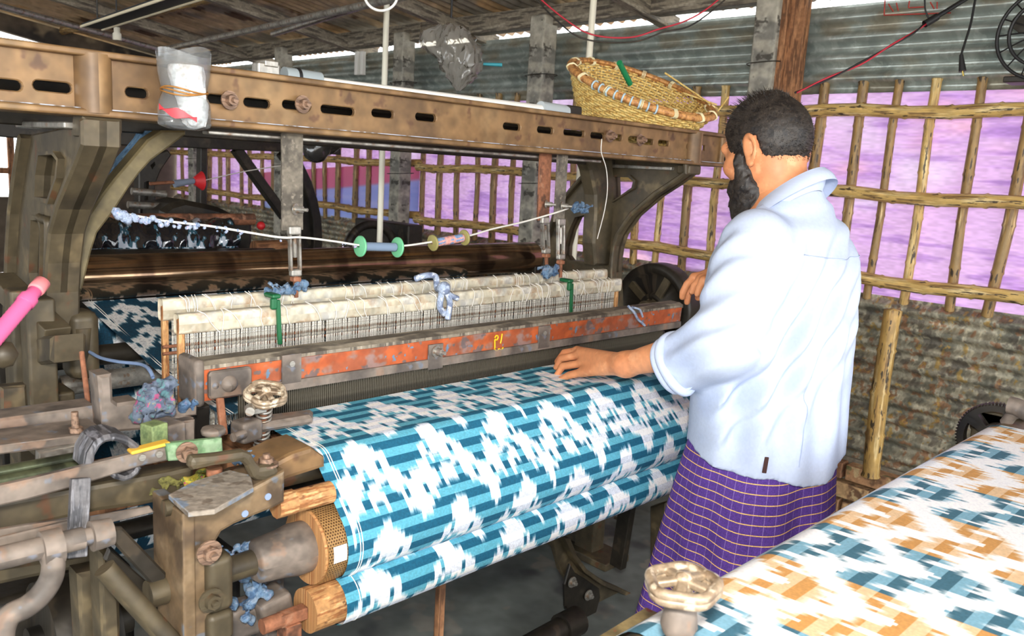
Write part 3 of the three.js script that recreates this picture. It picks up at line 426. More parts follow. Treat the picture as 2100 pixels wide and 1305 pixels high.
// ---------- left end of the loom: shuttle box, picking lever, front bracket ----------
part(loom, 'box_beam', ext('z', -1.45, 0.06, [[0.284,0.987],[0.465,0.985],[0.468,0.95],[0.283,0.951]], [], 0.004), M.mauve);
part(loom, 'box_ledge', [ext('z', -1.35, 0.09, [[0.263,0.977],[0.449,0.969],[0.448,0.954],[0.262,0.963]], [], 0.003)], M.mauve);
part(loom, 'stop_bolt', [cyl([0.409,0.973,-1.37], [0.409,1.004,-1.37], 0.0055, 0.0055, 8), ...hexBolt([0.41,0.965,-1.37], [0, 1, 0], 0.011, 0.01)], boltMat);
part(loom, 'box_bracket', [ext('z', -1.405, 0.05, [[0.457,1.048],[0.479,1.049],[0.48,1.003],[0.487,0.996],[0.52,0.996],[0.527,0.981],[0.558,0.974],[0.618,0.948],[0.62,0.923],[0.557,0.939],[0.48,0.947],[0.462,0.952]], [], 0.005)], M.mauve, 'dusty mauve bracket of the shuttle box');
part(loom, 'back_plate', [ext('z', -1.41, 0.02, [[0.579,0.974],[0.626,0.978],[0.625,0.951],[0.582,0.953]], [], 0.003), ext('z', -1.38, 0.03, [[0.58,0.954],[0.608,0.953],[0.608,0.914],[0.583,0.916]], [], 0.003)], M.mauve);
for (const [dy, z] of [[0, -1.31], [16, -1.3]]) part(loom, 'guide_tube', cyl(dy ? [0.25,0.939,-1.3] : [0.253,0.949,-1.31], dy ? [0.4,0.94,-1.3] : [0.402,0.949,-1.31], 0.0095, 0.0095, 14), worn([86, 92, 70], [[[52, 56, 44], 6, 6, 0.5, 0.2]], { size: 0.2, rough: 0.3, metal: 0.5 }));
part(loom, 'inner_plate', [ext('z', -1.34, 0.02, [[0.348,0.957],[0.425,0.959],[0.424,0.941],[0.347,0.938]], [], 0.002)], M.steel);
{
  const lever = part(loom, 'picking_lever', ext('z', -1.2, 0.014, [[0.231,0.968],[0.299,0.97],[0.354,0.973],[0.419,0.977],[0.454,0.979],[0.486,0.98],[0.486,0.957],[0.454,0.957],[0.419,0.953],[0.353,0.946],[0.297,0.942],[0.229,0.941]], [], 0.003), M.mauve, 'long flat grey iron lever');
  part(lever, 'green_plate', ext('z', -1.192, 0.012, [[0.48,0.987],[0.524,0.983],[0.568,0.979],[0.57,0.95],[0.565,0.948],[0.524,0.953],[0.484,0.959]], [], 0.002), M.greenPaint, 'pale green painted end plate');
  part(lever, 'bolt', hexBolt([0.51,0.969,-1.19], [-0.1, 0, 1], 0.0105, 0.012), boltMat);
  part(lever, 'yellow_edge', bar([0.431,0.981,-1.205], [0.489,0.985,-1.205], 0.006, 0.02), plain(0xe0b040, 0.6), 'yellow packing strip');
  part(lever, 'pivot_cap', [lathe([[0.001, 0.012], [0.017, 0.012], [0.019, 0.008], [0.018, 0.002], [0.012, 0], [0.012, -0.03]], [0.564,0.979,-1.215], [0, 1, 0], 22)], M.mauve);
  part(lever, 'rivet', [[0.447,0.971,-1.2], [0.472,0.971,-1.2]].map((p) => cyl([p[0], p[1], -1.2], [p[0], p[1], -1.196], 0.006, 0.005, 14)), M.steel);
}
part(loom, 'link_arm', [ext('z', -1.112, 0.022, [[0.482,0.982],[0.486,0.989],[0.518,0.985],[0.564,0.982],[0.578,0.974],[0.586,0.958],[0.592,0.951],[0.617,0.949],[0.624,0.938],[0.622,0.928],[0.6,0.925],[0.586,0.929],[0.579,0.935],[0.57,0.956],[0.562,0.964],[0.518,0.967],[0.487,0.967],[0.482,0.974]], [], 0.008, 2)], M.iron, 'bent cast link arm');
part(loom, 'link_bolt', hexBolt([0.61,0.944,-1.13], [0, 1, 0], 0.012, 0.009), boltMat); part(loom, 'link_pin', cyl([0.549,0.927,-1.18], [0.549,0.938,-1.18], 0.012, 0.012, 12), M.rust);
part(loom, 'front_rail', ext('z', -1.26, 0.05, [[0.241,0.926],[0.37,0.921],[0.51,0.916],[0.554,0.917],[0.553,0.871],[0.509,0.866],[0.46,0.869],[0.403,0.875],[0.336,0.875],[0.239,0.878]], [], 0.008, 2), M.iron, 'brown cast front rail');
part(loom, 'flat_bar', [ext('z', -1.19, 0.008, [[0.225,0.901],[0.336,0.902],[0.454,0.895],[0.461,0.884],[0.367,0.884],[0.225,0.889]], [], 0.002), ext('z', -1.22, 0.01, [[0.232,0.902],[0.301,0.897],[0.363,0.891],[0.363,0.884],[0.231,0.888]], [], 0.002)], M.mauve);
part(loom, 'rocking_shaft', [cyl([0.213,0.901,-1.13], [0.342,0.9,-1.13], 0.015, 0.015, 16), cyl([0.291,0.898,-1.13], [0.315,0.898,-1.13], 0.0235, 0.0235, 18), cyl([0.352,0.899,-1.13], [0.378,0.899,-1.13], 0.021, 0.019, 18), cyl([0.342,0.9,-1.13], [0.354,0.9,-1.13], 0.012, 0.012, 12)], M.mauve);
part(loom, 'curved_arm', [tube([[0.302,0.901,-1.125], [0.302,0.883,-1.12], [0.299,0.861,-1.12], [0.286,0.841,-1.12], [0.269,0.83,-1.12], [0.25,0.825,-1.12], [0.242,0.812,-1.12], [0.238,0.776,-1.12]], 0.0145, 12, 40)], M.mauve, 'grey arm curving down');
part(loom, 'leather_strap', [bar([0.358,0.964,-1.185], [0.342,0.86,-1.16], 0.0255, 0.012, [1, 0, 0], 0.002)], M.leather, 'black leather picking strap hanging down');
part(loom, 'leather_loop', [rim('z', [[0.371,0.967],[0.375,0.989],[0.385,1.005],[0.398,1.012],[0.414,1.012],[0.432,1.003],[0.444,0.991],[0.455,0.974]], 0.011, -1.205, 0.06), rim('z', [[0.448,0.953],[0.443,0.945],[0.433,0.939],[0.422,0.938],[0.409,0.945],[0.402,0.952]], 0.008, -1.2, 0.04)], M.leather, 'leather loop round the lever');
part(loom, 'stop_block', [box(0.05, 0.04, 0.05, [0.52,0.966,-1.3], [0, 0.3, 0], 0.005)], M.mauve);
part(loom, 'stop_block_pad', [box(0.03, 0.036, 0.03, [0.49,0.982,-1.262], [0, 0.3, 0], 0.003)], worn([124, 140, 92], [[[100, 118, 76], 6, 6, 0.5, 0.2]], { size: 0.1 }), 'green painted pad');
{
  const br = part(loom, 'front_bracket', [ext('z', -1.11, 0.085, [[0.476,0.908],[0.516,0.902],[0.547,0.912],[0.578,0.922],[0.632,0.937],[0.632,0.884],[0.611,0.878],[0.578,0.874],[0.547,0.869],[0.528,0.863],[0.52,0.851],[0.516,0.678],[0.474,0.695]], [[]].slice(1), 0.006, 2), box(0.062, 0.66, 0.09, [0.5, 0.33, -1.155], [0, 0, 0], 0.006), box(0.02, 0.5, 0.11, [0.476, 0.66, -1.16], [0, 0, 0], 0.004)], worn([116, 95, 70], [[[84, 68, 52], 5, 5, 0.48, 0.2, 0.9], [[138, 118, 92], 8, 8, 0.6, 0.12, 0.6], [[98, 112, 132], 10, 10, 0.7, 0.06, 0.6]], { size: 0.35, rough: 0.55, metal: 0.1, bump: 0.0007 }), 'front iron bracket of the breast beam');
  part(br, 'top_plate', ext('y', 0.934, 0.008, [[0.457,-1.129],[0.453,-1.054],[0.485,-1.042],[0.564,-1.083],[0.584,-1.131],[0.568,-1.169],[0.541,-1.163],[0.508,-1.157]], [], 0.001), worn([140, 130, 118], [[[112, 130, 154], 5, 5, 0.52, 0.14, 0.8], [[112, 100, 88], 9, 9, 0.6, 0.1]], { size: 0.2, rough: 0.9, bump: 0.001 }), 'lint-dusted top plate');
  part(br, 'bearing_cap', [cyl([0.5, 0.766, -1.17], [0.542, 0.766, -1.17], 0.036, 0.036, 22), box(0.042, 0.09, 0.045, [0.521, 0.785, -1.118], [0, 0, 0], 0.012), box(0.042, 0.05, 0.045, [0.521, 0.715, -1.118], [0, 0, 0], 0.01)], M.iron);
  part(br, 'bolt', hexBolt([0.498,0.848,-1.09], [0, 0, 1], 0.012, 0.01), boltMat);
  part(br, 'bolt', hexBolt([0.5,0.772,-1.09], [0, 0, 1], 0.012, 0.01), M.iron);
  part(br, 'side_nut', [cyl([0.458, 0.905, -1.15], [0.47, 0.905, -1.15], 0.0125, 0.0125, 6)], M.iron);
  part(br, 'rail_stub', [ext('z', -1.135, 0.09, [[0.608,0.937],[0.659,0.952],[0.694,0.955],[0.72,0.933],[0.721,0.914],[0.65,0.909],[0.625,0.902]], [], 0.008, 2)], M.beam, 'pale worn end of the breast rail');
  for (const p of [[0.564,0.883,-1.108], [0.602,0.901,-1.108]]) part(br, 'oil_hole', cyl([p[0], p[1], -1.112], [p[0], p[1], -1.1085], 0.0055, 0.0055, 14), plain(0x8494b0, 0.7));
}
part(loom, 'slotted_stay', [ext('z', -1.2, 0.012, [[0.392,0.824],[0.399,0.839],[0.485,0.726],[0.487,0.692],[0.482,0.688]], [roundRect(0, 0.0001, 0, 0.0001, 0)].slice(1), 0.002), ext('z', -1.165, 0.012, [[0.389,0.869],[0.396,0.886],[0.406,0.883],[0.467,0.793],[0.465,0.779],[0.456,0.773],[0.448,0.777]], [], 0.003)], M.dark);
part(loom, 'round_stay', cyl([0.374,0.838,-1.15], [0.454,0.707,-1.12], 0.015, 0.015, 16), M.iron);
part(loom, 'frame_post', [ext('z', -1.22, 0.05, [[0.39,0.832],[0.403,0.828],[0.406,0.773],[0.418,0.745],[0.418,0.605],[0.392,0.617]], [], 0.006), ext('z', -1.28, 0.05, [[0.378,0.773],[0.412,0.77],[0.412,0.577],[0.381,0.59]], [], 0.006), ext('z', -1.32, 0.04, [[0.248,0.806],[0.424,0.784],[0.423,0.755],[0.369,0.763],[0.322,0.767],[0.246,0.772]], [], 0.008)], M.iron, 'lower frame posts');
part(loom, 'gear_case', [cyl([0.36, 0.6, -1.42], [0.46, 0.6, -1.42], 0.1, 0.1, 26), cyl([0.34, 0.6, -1.42], [0.5, 0.6, -1.42], 0.03, 0.03, 20), box(0.25, 0.3, 0.2, [0.42, 0.5, -1.6], [0, 0, 0], 0.02), box(0.12, 0.5, 0.12, [0.62, 0.45, -1.4], [0, 0, 0], 0.02)], M.dark);
part(loom, 'lower_casting', [box(0.06, 0.1, 0.06, [0.662,0.636,-1.2], [0, 0, 0.2], 0.01), box(0.07, 0.06, 0.05, [0.618,0.643,-1.22], [0, 0, 0], 0.012), box(0.03, 0.16, 0.03, [0.689,0.675,-1.25], [0, 0, 0], 0.004)], M.mauve);
// temple holder beside the cloth edge, with its hand wheel
function handwheel(parent, c, R, tilt, coil) {
  const g = new THREE.Group(); g.name = 'hand_wheel'; g.position.set(...c); g.rotation.set(...tilt); parent.add(g);
  const N = 72, rimPts = (r, y) => Array.from({ length: N }, (_, i) => { const a = i / N * 6.2832, k = r * (0.97 + 0.055 * Math.cos(a * 5)); return [k * Math.cos(a), y, k * Math.sin(a)]; });
  const brass = worn([166, 146, 122], [[[122, 102, 82], 5, 5, 0.5, 0.2], [[210, 194, 170], 8, 8, 0.6, 0.1]], { size: 0.1, rough: 0.4, metal: 0.25 });
  const spokes = []; for (let i = 0; i < 5; i++) { const a = (i + 0.5) / 5 * 6.2832; spokes.push(bar([0, 0.003, 0], [R * 0.9 * Math.cos(a), -0.002, R * 0.9 * Math.sin(a)], 0.009, 0.011, [0, 1, 0], 0.003)); }
  part(g, 'wheel_rim', [tube(rimPts(R, 0), R * 0.17, 12, 110, true), tube(rimPts(R, -R * 0.2), R * 0.16, 12, 110, true), ...spokes, lathe([[0.0005, 0.012], [R * 0.2, 0.011], [R * 0.26, 0.006], [R * 0.3, -0.004], [R * 0.3, -0.03], [R * 0.22, -0.034]], [0, 0, 0], [0, 1, 0], 20)], brass, 'scalloped hand wheel rim');
  part(g, 'screw', [cyl([0, -0.03, 0], [0, -coil - 0.02, 0], R * 0.22, R * 0.22, 14)], M.rust);
  if (coil > 0.02) { const p = []; for (let i = 0; i <= 70; i++) { const a = i / 8 * 6.2832; p.push([R * 0.36 * Math.cos(a), -0.034 - coil * i / 70, R * 0.36 * Math.sin(a)]); } part(g, 'coil_spring', tube(p, 0.0026, 6, 300), M.steel); }
  return g;
}
{
  const c = [0.713,1,-1.323];
  const hw = handwheel(loom, c, 0.0335, [0.3, 0.3, 0.1], 0.085);
  part(loom, 'temple', [ext('y', 0.942, 0.018, [[0.697,-1.375],[0.692,-1.329],[0.808,-1.322],[0.829,-1.354],[0.828,-1.362],[0.737,-1.377]], [], 0.006), box(0.045, 0.04, 0.04, [0.672,0.94,-1.316], [0, 0.25, 0], 0.008), cyl([0.628,0.945,-1.277], [0.652,0.945,-1.286], 0.008, 0.008, 10)], M.mauve, 'temple arm beside the cloth edge');
  part(loom, 'clamp_screw', cyl([0.659,0.985,-1.278], [0.668,0.985,-1.297], 0.008, 0.009, 12), M.steel); part(loom, 'set_screw', bar([c[0] - 0.03, c[1] - 0.03, c[2]], [c[0], c[1] - 0.03, c[2]], 0.012, 0.012), M.steel);
}
// right end: flywheel, gear and lower braces under the roller
part(loom, 'flywheel', [lathe([[0.001, 0], [0.03, 0.0], [0.034, -0.02], [0.05, -0.02], [0.056, 0.0], [0.12, 0.004], [0.128, -0.02], [0.158, -0.022], [0.162, 0.0], [0.162, 0.05], [0.15, 0.055], [0.13, 0.03], [0.001, 0.03]], [2.48, 0.955, -1.745], [1, 0, 0], 48)], M.dark, 'dark cast flywheel at the right end');
part(loom, 'flywheel_boss', [cyl([2.42, 0.955, -1.745], [2.5, 0.955, -1.745], 0.028, 0.028, 18), bar([2.47, 0.955, -1.745], [2.47, 1.08, -1.68], 0.03, 0.015, [0, 0, 1]), bar([2.47, 0.955, -1.745], [2.47, 1.03, -1.85], 0.03, 0.015, [0, 0, 1])], M.iron);
part(loom, 'crank_shaft', cyl([0.4, 0.62, -1.72], [2.5, 0.62, -1.72], 0.022, 0.022, 14), M.dark);
part(loom, 'right_bracket', [box(0.06, 0.9, 0.09, [2.28, 0.45, -1.17], [0, 0, 0], 0.006), box(0.2, 0.05, 0.08, [2.2, 0.9, -1.2], [0, 0, 0], 0.008)], M.iron);
part(loom, 'end_rail', bar([2.28, 0.42, -1.17], [2.33, 0.42, -1.84], 0.07, 0.04), M.iron); part(loom, 'end_rail', bar([0.5, 0.42, -1.17], [0.53, 0.42, -1.84], 0.07, 0.04), M.iron);
{
  const stay = part(loom, 'floor_brace', [ext('z', -1.58, 0.02, [[1.816,0.306],[1.893,0.284],[1.931,0.215],[1.992,0.141],[2.088,0.064],[2.249,-0.033],[2.442,-0.155],[2.777,-0.382],[2.796,-0.486],[2.425,-0.247],[2.202,-0.103],[2.045,-0.004],[1.944,0.083],[1.868,0.184]], [], 0.003), ext('z', -1.55, 0.07, [[1.841,0.31],[1.869,0.302],[1.906,0.237],[1.963,0.169],[2.055,0.098],[2.21,0.004],[2.4,-0.115],[2.722,-0.334],[2.725,-0.352],[2.397,-0.131],[2.207,-0.012],[2.049,0.085],[1.954,0.159],[1.889,0.236]], [], 0.002)], M.iron, 'curved iron brace near the floor');
  part(stay, 'gusset_plate', ext('z', -1.545, 0.012, [[1.872,0.217],[1.899,0.18],[1.963,0.134],[2.031,0.081],[2.04,0.048],[2.022,-0.01],[1.983,-0.045],[1.917,0.006],[1.863,0.076],[1.851,0.155]], [], 0.003), M.dark);
  part(stay, 'bolt', hexBolt([1.879,0.157,-1.54], [0, 0, 1], 0.0115, 0.01), M.steel); part(stay, 'bolt', hexBolt([1.966,0.083,-1.54], [0, 0, 1], 0.0115, 0.01), M.steel);
  const a = [1.794,0.048,-1.5], b = [1.605,0.042,-1.5]; part(loom, 'brake_pipe', [cyl(a, b, 0.035, 0.035, 18), cyl([1.873,0.048,-1.5], a, 0.044, 0.044, 18)], M.dark, 'dark pipe on the floor');
  { const q = [1.215,0.364,-1.4]; part(loom, 'treadle_post', box(0.019, 0.7, 0.019, [q[0], 0.35, -1.4], [0, 0, 0], 0.003), M.brownWood); }
  part(loom, 'inner_post', ext('x', 2.2, 0.05, [[-1.495,0.34],[-1.434,0.378],[-1.429,0.269],[-1.398,0.238],[-1.386,0.053],[-1.46,0.003]], [], 0.006), M.iron); part(loom, 'inner_brace', [rim('z', [[2.675,0.008],[2.734,-0.064],[2.811,-0.126],[2.908,-0.181]], 0.02, -1.93, 0.06)], M.iron);
}

// ---------- woven cloth and warp: ikat pattern, white motifs with feathered ends on striped ground ----------
const TW = 1.36;   // texture tile: metres along the loom; the motif repeats ten times
function ikat(W, Hh, w, h, tone, rows) {
  return tex((u, v) => {
    const x = u * W, y = v * Hh, col = Math.floor(x / 0.0085), pu = 0.17, q = (((col * 0.0085 + 0.004) / pu) % 1), k = Math.abs(q - 0.5) * 2;   // 0 middle, 1 edge
    const pv = 0.17, jit = (hash(col % 160, 3, 9) - 0.5) * 0.03 + (hash(Math.floor(col / 3) % 60, 8, 9) - 0.5) * 0.02, t = (((y + jit - k * 0.115) / pv) % 1 + 1) % 1;
    const fe = (a, b) => sst(a - 0.07, a + 0.03, t) * (1 - sst(b - 0.03, b + 0.08, t));
    let wht = fe(0.16, 0.6 + 0.06 * Math.sin(col * 1.3));
    if (k < 0.16) wht = Math.max(wht, fe(0.74, 0.92)); if ((k > 0.25 && k < 0.4) || (k > 0.66 && k < 0.82)) wht *= 1 - fe(0.34, 0.45);
    wht = clamp(wht + 0.5 * (fbm(u, v, 400, 24, 2, 5) - 0.5) * (wht > 0.05 && wht < 0.95 ? 1 : 0));
    return tone(x, y, wht, fbm(u, v, 500, 260, 1, 8));
  }, w, h, W, Hh);
}
const tealTone = (x, y, wht, g) => { const s = Math.floor(y / 0.017) % 2, base = s ? [14, 92, 122] : [92, 172, 196], wh = s ? [226, 232, 244] : [255, 255, 255]; const edge = x < 0.012; const k = mix3(base, wh, edge ? 0 : wht), n = 0.93 + 0.14 * g; return [k[0] * n, k[1] * n, k[2] * n]; };
const clothMat = new THREE.MeshStandardMaterial({ map: ikat(TW, 0.68, 2048, 1024, tealTone), roughness: 0.85 });
const warpMat = new THREE.MeshStandardMaterial({ map: ikat(TW, 0.68, 1024, 512, (x, y, w, g) => { const k = mix3([8, 66, 92], [246, 250, 255], w), n = 0.8 + 0.4 * g; return [k[0] * n, k[1] * n, k[2] * n]; }), roughness: 0.7 });
function strip(x0, x1, path, nx, u0 = 0) {          // path [[z, y] ...] swept along x
  const s = [0]; for (let i = 1; i < path.length; i++) s.push(s[i - 1] + Math.hypot(path[i][0] - path[i - 1][0], path[i][1] - path[i - 1][1]));
  return sheet(nx, path.length - 1, (u, v) => { const i = Math.round(v * (path.length - 1)), x = lerp(x0, x1, u); return [x, path[i][1] + 0.0016 * (n3(x * 9, i * 0.5, 4) - 0.5), path[i][0]]; }, (u, v) => { const i = Math.round(v * (path.length - 1)); return [lerp(0, x1 - x0, u) + u0, s[i]]; });
}
const arc = (cz, cy, r, a0, a1, n) => Array.from({ length: n + 1 }, (_, i) => { const a = lerp(a0, a1, i / n); return [cz + r * Math.cos(a), cy + r * Math.sin(a)]; });
const bridge = (a, b, n) => Array.from({ length: n }, (_, i) => [lerp(a[0], b[0], (i + 1) / (n + 1)), lerp(a[1], b[1], (i + 1) / (n + 1))]);
{
  const top = arc(-1.235, 0.87, 0.043, Math.PI / 2, 0.8, 8), rollA = arc(-1.17, 0.766, 0.0715, 0.8, -1.75, 18);
  const path = [[-1.43, 0.917], ...bridge([-1.43, 0.917], top[0], 6), ...top, ...bridge(top[top.length - 1], rollA[0], 5), ...rollA];
  const cloth = thing('striped_cloth', 'teal and white ikat cloth stretched over the roller before the man', 'cloth');
  const c0 = part(cloth, 'woven_cloth', strip(0.745, 2.1, path, 40), clothMat);
  const lower = arc(-1.142, 0.663, 0.0435, 2.2, -4.0, 40);
  part(cloth, 'rolled_cloth', strip(0.745, 2.1, lower, 40, 0.02), clothMat, 'finished cloth wound on the lower beam');
  const edge = (xx) => tube(path.slice(2).map(([z, y]) => [xx, y + 0.001 * (y > 0.9), z + 0.001 * (y < 0.9)]), 0.0011, 4, 60);
  part(cloth, 'selvedge_thread', [edge(0.769), edge(0.774), tube(lower.slice(0, 26).map(([z, y]) => [0.772, y + 0.0006, z + 0.0008]), 0.0011, 4, 60)], M.white, 'white selvedge lines');
}
{
  const warp = thing('warp_sheet', 'dark teal and white warp threads running back from the healds', 'yarn');
  part(warp, 'upper_warp', strip(0.695, 2.0, [[-1.46, 0.925], ...bridge([-1.46, 0.925], [-1.75, 0.944], 4), [-1.75, 0.944], ...bridge([-1.75, 0.944], [-2.24, 1.026], 6), [-2.24, 1.026]].reverse(), 10), warpMat);
  const under = arc(-2.25, 1.087, 0.061, -1.5, -2.9, 6);
  part(warp, 'wound_yarn', strip(0.64, 2.19, arc(-2.2, 0.55, 0.2, 3.6, -2.6, 48), 10), warpMat, 'yarn wound on the warp beam');
  part(warp, 'falling_warp', strip(0.7, 2.1, [...bridge([-2.24, 1.026], [-1.995, 0.56], 10)], 8), warpMat);
  part(warp, 'selvedge_thread', [0.712, 0.718].map((x) => tube([[x, 1.028, -2.24], [x, 0.9455, -1.75], [x, 0.9265, -1.46]], 0.0012, 4, 12)), M.white);
}

// ---------- the weaver ----------
const man = thing('person', 'bearded man in a pale shirt and purple checked lungi bending over the loom', 'person');
{
  const skin = worn([222, 150, 104], [[[200, 126, 84], 5, 5, 0.5, 0.25, 0.6], [[236, 172, 128], 9, 9, 0.6, 0.15, 0.6]], { size: 0.25, rough: 0.5, grain: 0.12, bump: 0.0003, bx: 60, by: 60 });
  const HC = [1.705, 1.498, -0.937], ti = 0.36, cs = Math.cos(ti), sn = Math.sin(ti), cy = Math.cos(0.2), sy = Math.sin(0.2);   // head bowed and turned a little to the right
  const loc = (x, y, z) => { const dy = y - HC[1], ex = x - HC[0], ez = z - HC[2], dz = ez * cy - ex * sy; return [ex * cy + ez * sy, dy * cs - dz * sn, -dy * sn - dz * cs]; };      // lateral, up, forward
  const wld = (l, u, f) => { const dz = -u * sn - f * cs; return [HC[0] + l * cy - dz * sy, HC[1] + u * cs - f * sn, HC[2] + dz * cy + l * sy]; };
  const cranium = (l, u, f) => ell(l, u, f, [0, 0.018, -0.01], [0.077, 0.09, 0.095]);
  const head = (x, y, z) => {
    const [l, u, f] = loc(x, y, z); let d = cranium(l, u, f);
    d = smin(d, ell(l, u, f, [0, -0.04, 0.028], [0.06, 0.08, 0.066]), 0.03);
    d = smin(d, ell(l, u, f, [0, -0.1, 0.048], [0.035, 0.026, 0.034]), 0.03);
    d = smin(d, cap(l, u, f, [0, 0.012, 0.086], [0, -0.03, 0.104], 0.008, 0.012), 0.012);
    d = smin(d, cap(l, u, f, [-0.04, 0.024, 0.078], [0.04, 0.024, 0.078], 0.012, 0.012), 0.015);
    for (const s of [-1, 1]) { d = Math.max(d, -ell(l, u, f, [s * 0.032, 0.004, 0.098], [0.017, 0.012, 0.014])); d = smin(d, ell(l, u, f, [s * 0.03, 0.004, 0.078], [0.013, 0.011, 0.013]), 0.004); d = smin(d, ell(l, u, f, [s * 0.045, -0.025, 0.062], [0.022, 0.02, 0.024]), 0.02); }
    d = smin(d, cap(l, u, f, [-0.02, -0.068, 0.087], [0.02, -0.068, 0.087], 0.008, 0.008), 0.008);
    for (const s of [-1, 1]) {   // ears
      const a = [l * s, u, f]; const ring = Math.hypot(Math.hypot((a[1] + 0.012) / 1.5, a[2] + 0.022) - 0.016, (a[0] - 0.083 + 0.3 * (a[2] + 0.022)) * 1.1) - 0.0052;
      d = smin(d, ring, 0.004); d = smin(d, ell(a[0], a[1], a[2], [0.0785, -0.008, -0.014], [0.006, 0.024, 0.012]), 0.006); d = smin(d, ell(a[0], a[1], a[2], [0.08, -0.04, -0.012], [0.006, 0.011, 0.009]), 0.006);
    }
    d = smin(d, cap(x, y, z, [1.70, 1.37, -0.865], [1.70, 1.475, -0.915], 0.06, 0.052), 0.03);
    return d;
  };
  const SL = [1.548, 1.305, -0.852], EL = [1.478, 1.10, -0.862], WL = [1.5,0.996,-1.118], SR = [1.835, 1.28, -0.915], ER = [1.915, 1.09, -0.95], WR = [1.885,1.173,-1.144];
  const body = (x, y, z) => {
    let d = cap(x, y, z, [1.70, 1.30, -0.87], [1.71, 0.9, -0.87], 0.1, 0.1);
    d = smin(d, cap(x, y, z, SL, SR, 0.05, 0.05), 0.05); d = smin(d, cap(x, y, z, [1.70, 1.3, -0.865], [1.70, 1.42, -0.885], 0.06, 0.055), 0.04);
    for (const [S, E, W] of [[SL, EL, WL], [SR, ER, WR]]) { d = smin(d, cap(x, y, z, S, E, 0.046, 0.04), 0.03); d = smin(d, cap(x, y, z, E, W, 0.043, 0.027), 0.02); }
    for (const s of [-1, 1]) { d = smin(d, cap(x, y, z, [1.71 + s * 0.08, 0.88, -0.87], [1.70 + s * 0.09, 0.46, -0.885], 0.075, 0.055), 0.05); d = smin(d, cap(x, y, z, [1.70 + s * 0.09, 0.46, -0.885], [1.70 + s * 0.095, 0.09, -0.86], 0.052, 0.036), 0.03); d = smin(d, cap(x, y, z, [1.70 + s * 0.095, 0.045, -0.845], [1.70 + s * 0.11, 0.028, -1.02], 0.04, 0.027), 0.04); }
    return Math.max(d, -y + 0.002);
  };
  const hand = (W, chains, thumb) => (x, y, z) => {
    let d = 9;
    for (const c of chains) { d = smin(d, cap(x, y, z, W, c[0], 0.021, 0.0125), 0.014); }
    let e = 9; for (const c of chains) { for (let i = 0; i + 1 < c.length; i++) e = Math.min(e, cap(x, y, z, c[i], c[i + 1], i ? 0.0094 : 0.0102, i + 2 === c.length ? 0.0078 : 0.0096)); }
    d = smin(d, e, 0.006); let t = 9; for (let i = 0; i + 1 < thumb.length; i++) t = Math.min(t, cap(x, y, z, thumb[i], thumb[i + 1], 0.013 - i * 0.002, 0.0115 - i * 0.002));
    return smin(d, t, 0.008);
  };
  const HL = [[[1.572,0.978,-1.327], [1.574,0.964,-1.372], [1.572,0.937,-1.392]], [[1.556,0.974,-1.303], [1.558,0.952,-1.367], [1.556,0.926,-1.38]], [[1.538,0.961,-1.277], [1.54,0.939,-1.344], [1.538,0.913,-1.36]], [[1.52,0.945,-1.26], [1.522,0.926,-1.306], [1.522,0.903,-1.343]]];
  const HR = [[[1.862,1.169,-1.191], [1.858,1.149,-1.209], [1.855,1.126,-1.217], [1.855,1.113,-1.218]], [[1.878,1.165,-1.191], [1.875,1.142,-1.207], [1.872,1.12,-1.212], [1.872,1.099,-1.213]], [[1.845,1.17,-1.161], [1.842,1.151,-1.176], [1.84,1.134,-1.18]], [[1.83,1.169,-1.141], [1.828,1.15,-1.152], [1.826,1.133,-1.155]]];
  const hl = hand(WL, HL, [[1.53, 0.985, -1.17], [1.585, 0.955, -1.215], [1.59, 0.935, -1.255]]), hr = hand(WR, HR, [[1.9,1.159,-1.168], [1.9,1.133,-1.183], [1.89,1.114,-1.191]]);
  const bx = (pts, m) => [[0, 1, 2].map((k) => Math.min(...pts.map((p) => p[k])) - m), [0, 1, 2].map((k) => Math.max(...pts.map((p) => p[k])) + m)];
  const g = [nets(head, [1.585, 1.36, -1.09], [1.815, 1.64, -0.79], 0.0035), nets(body, [1.42, 0, -1.2], [2.0, 1.45, -0.74], 0.012)];
  for (const [f, W, C, E] of [[hl, WL, HL, EL], [hr, WR, HR, ER]]) { const fore = (x, y, z) => smin(f(x, y, z), cap(x, y, z, [lerp(W[0], E[0], 0.5), lerp(W[1], E[1], 0.5), lerp(W[2], E[2], 0.5)], W, 0.036, 0.026), 0.02); const [lo, hi] = bx([W, ...C.flat(), [lerp(W[0], E[0], 0.5), lerp(W[1], E[1], 0.5), lerp(W[2], E[2], 0.5)], [1.6, 0.95, -1.2]].slice(0, -1), 0.045); g.push(nets(fore, lo, hi, 0.0033)); }
  part(man, 'body', g, skin);
  part(man, 'eye', [-1, 1].map((s) => { const q = new THREE.SphereGeometry(0.0125, 14, 10); q.translate(...wld(s * 0.031, 0.002, 0.082)); return clean(buv(q)); }), plain(0x1c1310, 0.2), 'dark eyes under lowered lids');
  // hair: cropped sides, longer brushed-up top; full beard; both with strands
  const inHair = (l, u, f) => f < 0.058 + 0.3 * Math.max(u - 0.02, -0.02) && u > -0.022 + 0.5 * Math.min(f + 0.01, 0) - (f > 0.02 && f < 0.05 ? 0.02 : 0) && !(Math.abs(l) > 0.06 && f > -0.036 && f < 0.0 && u < 0.014);
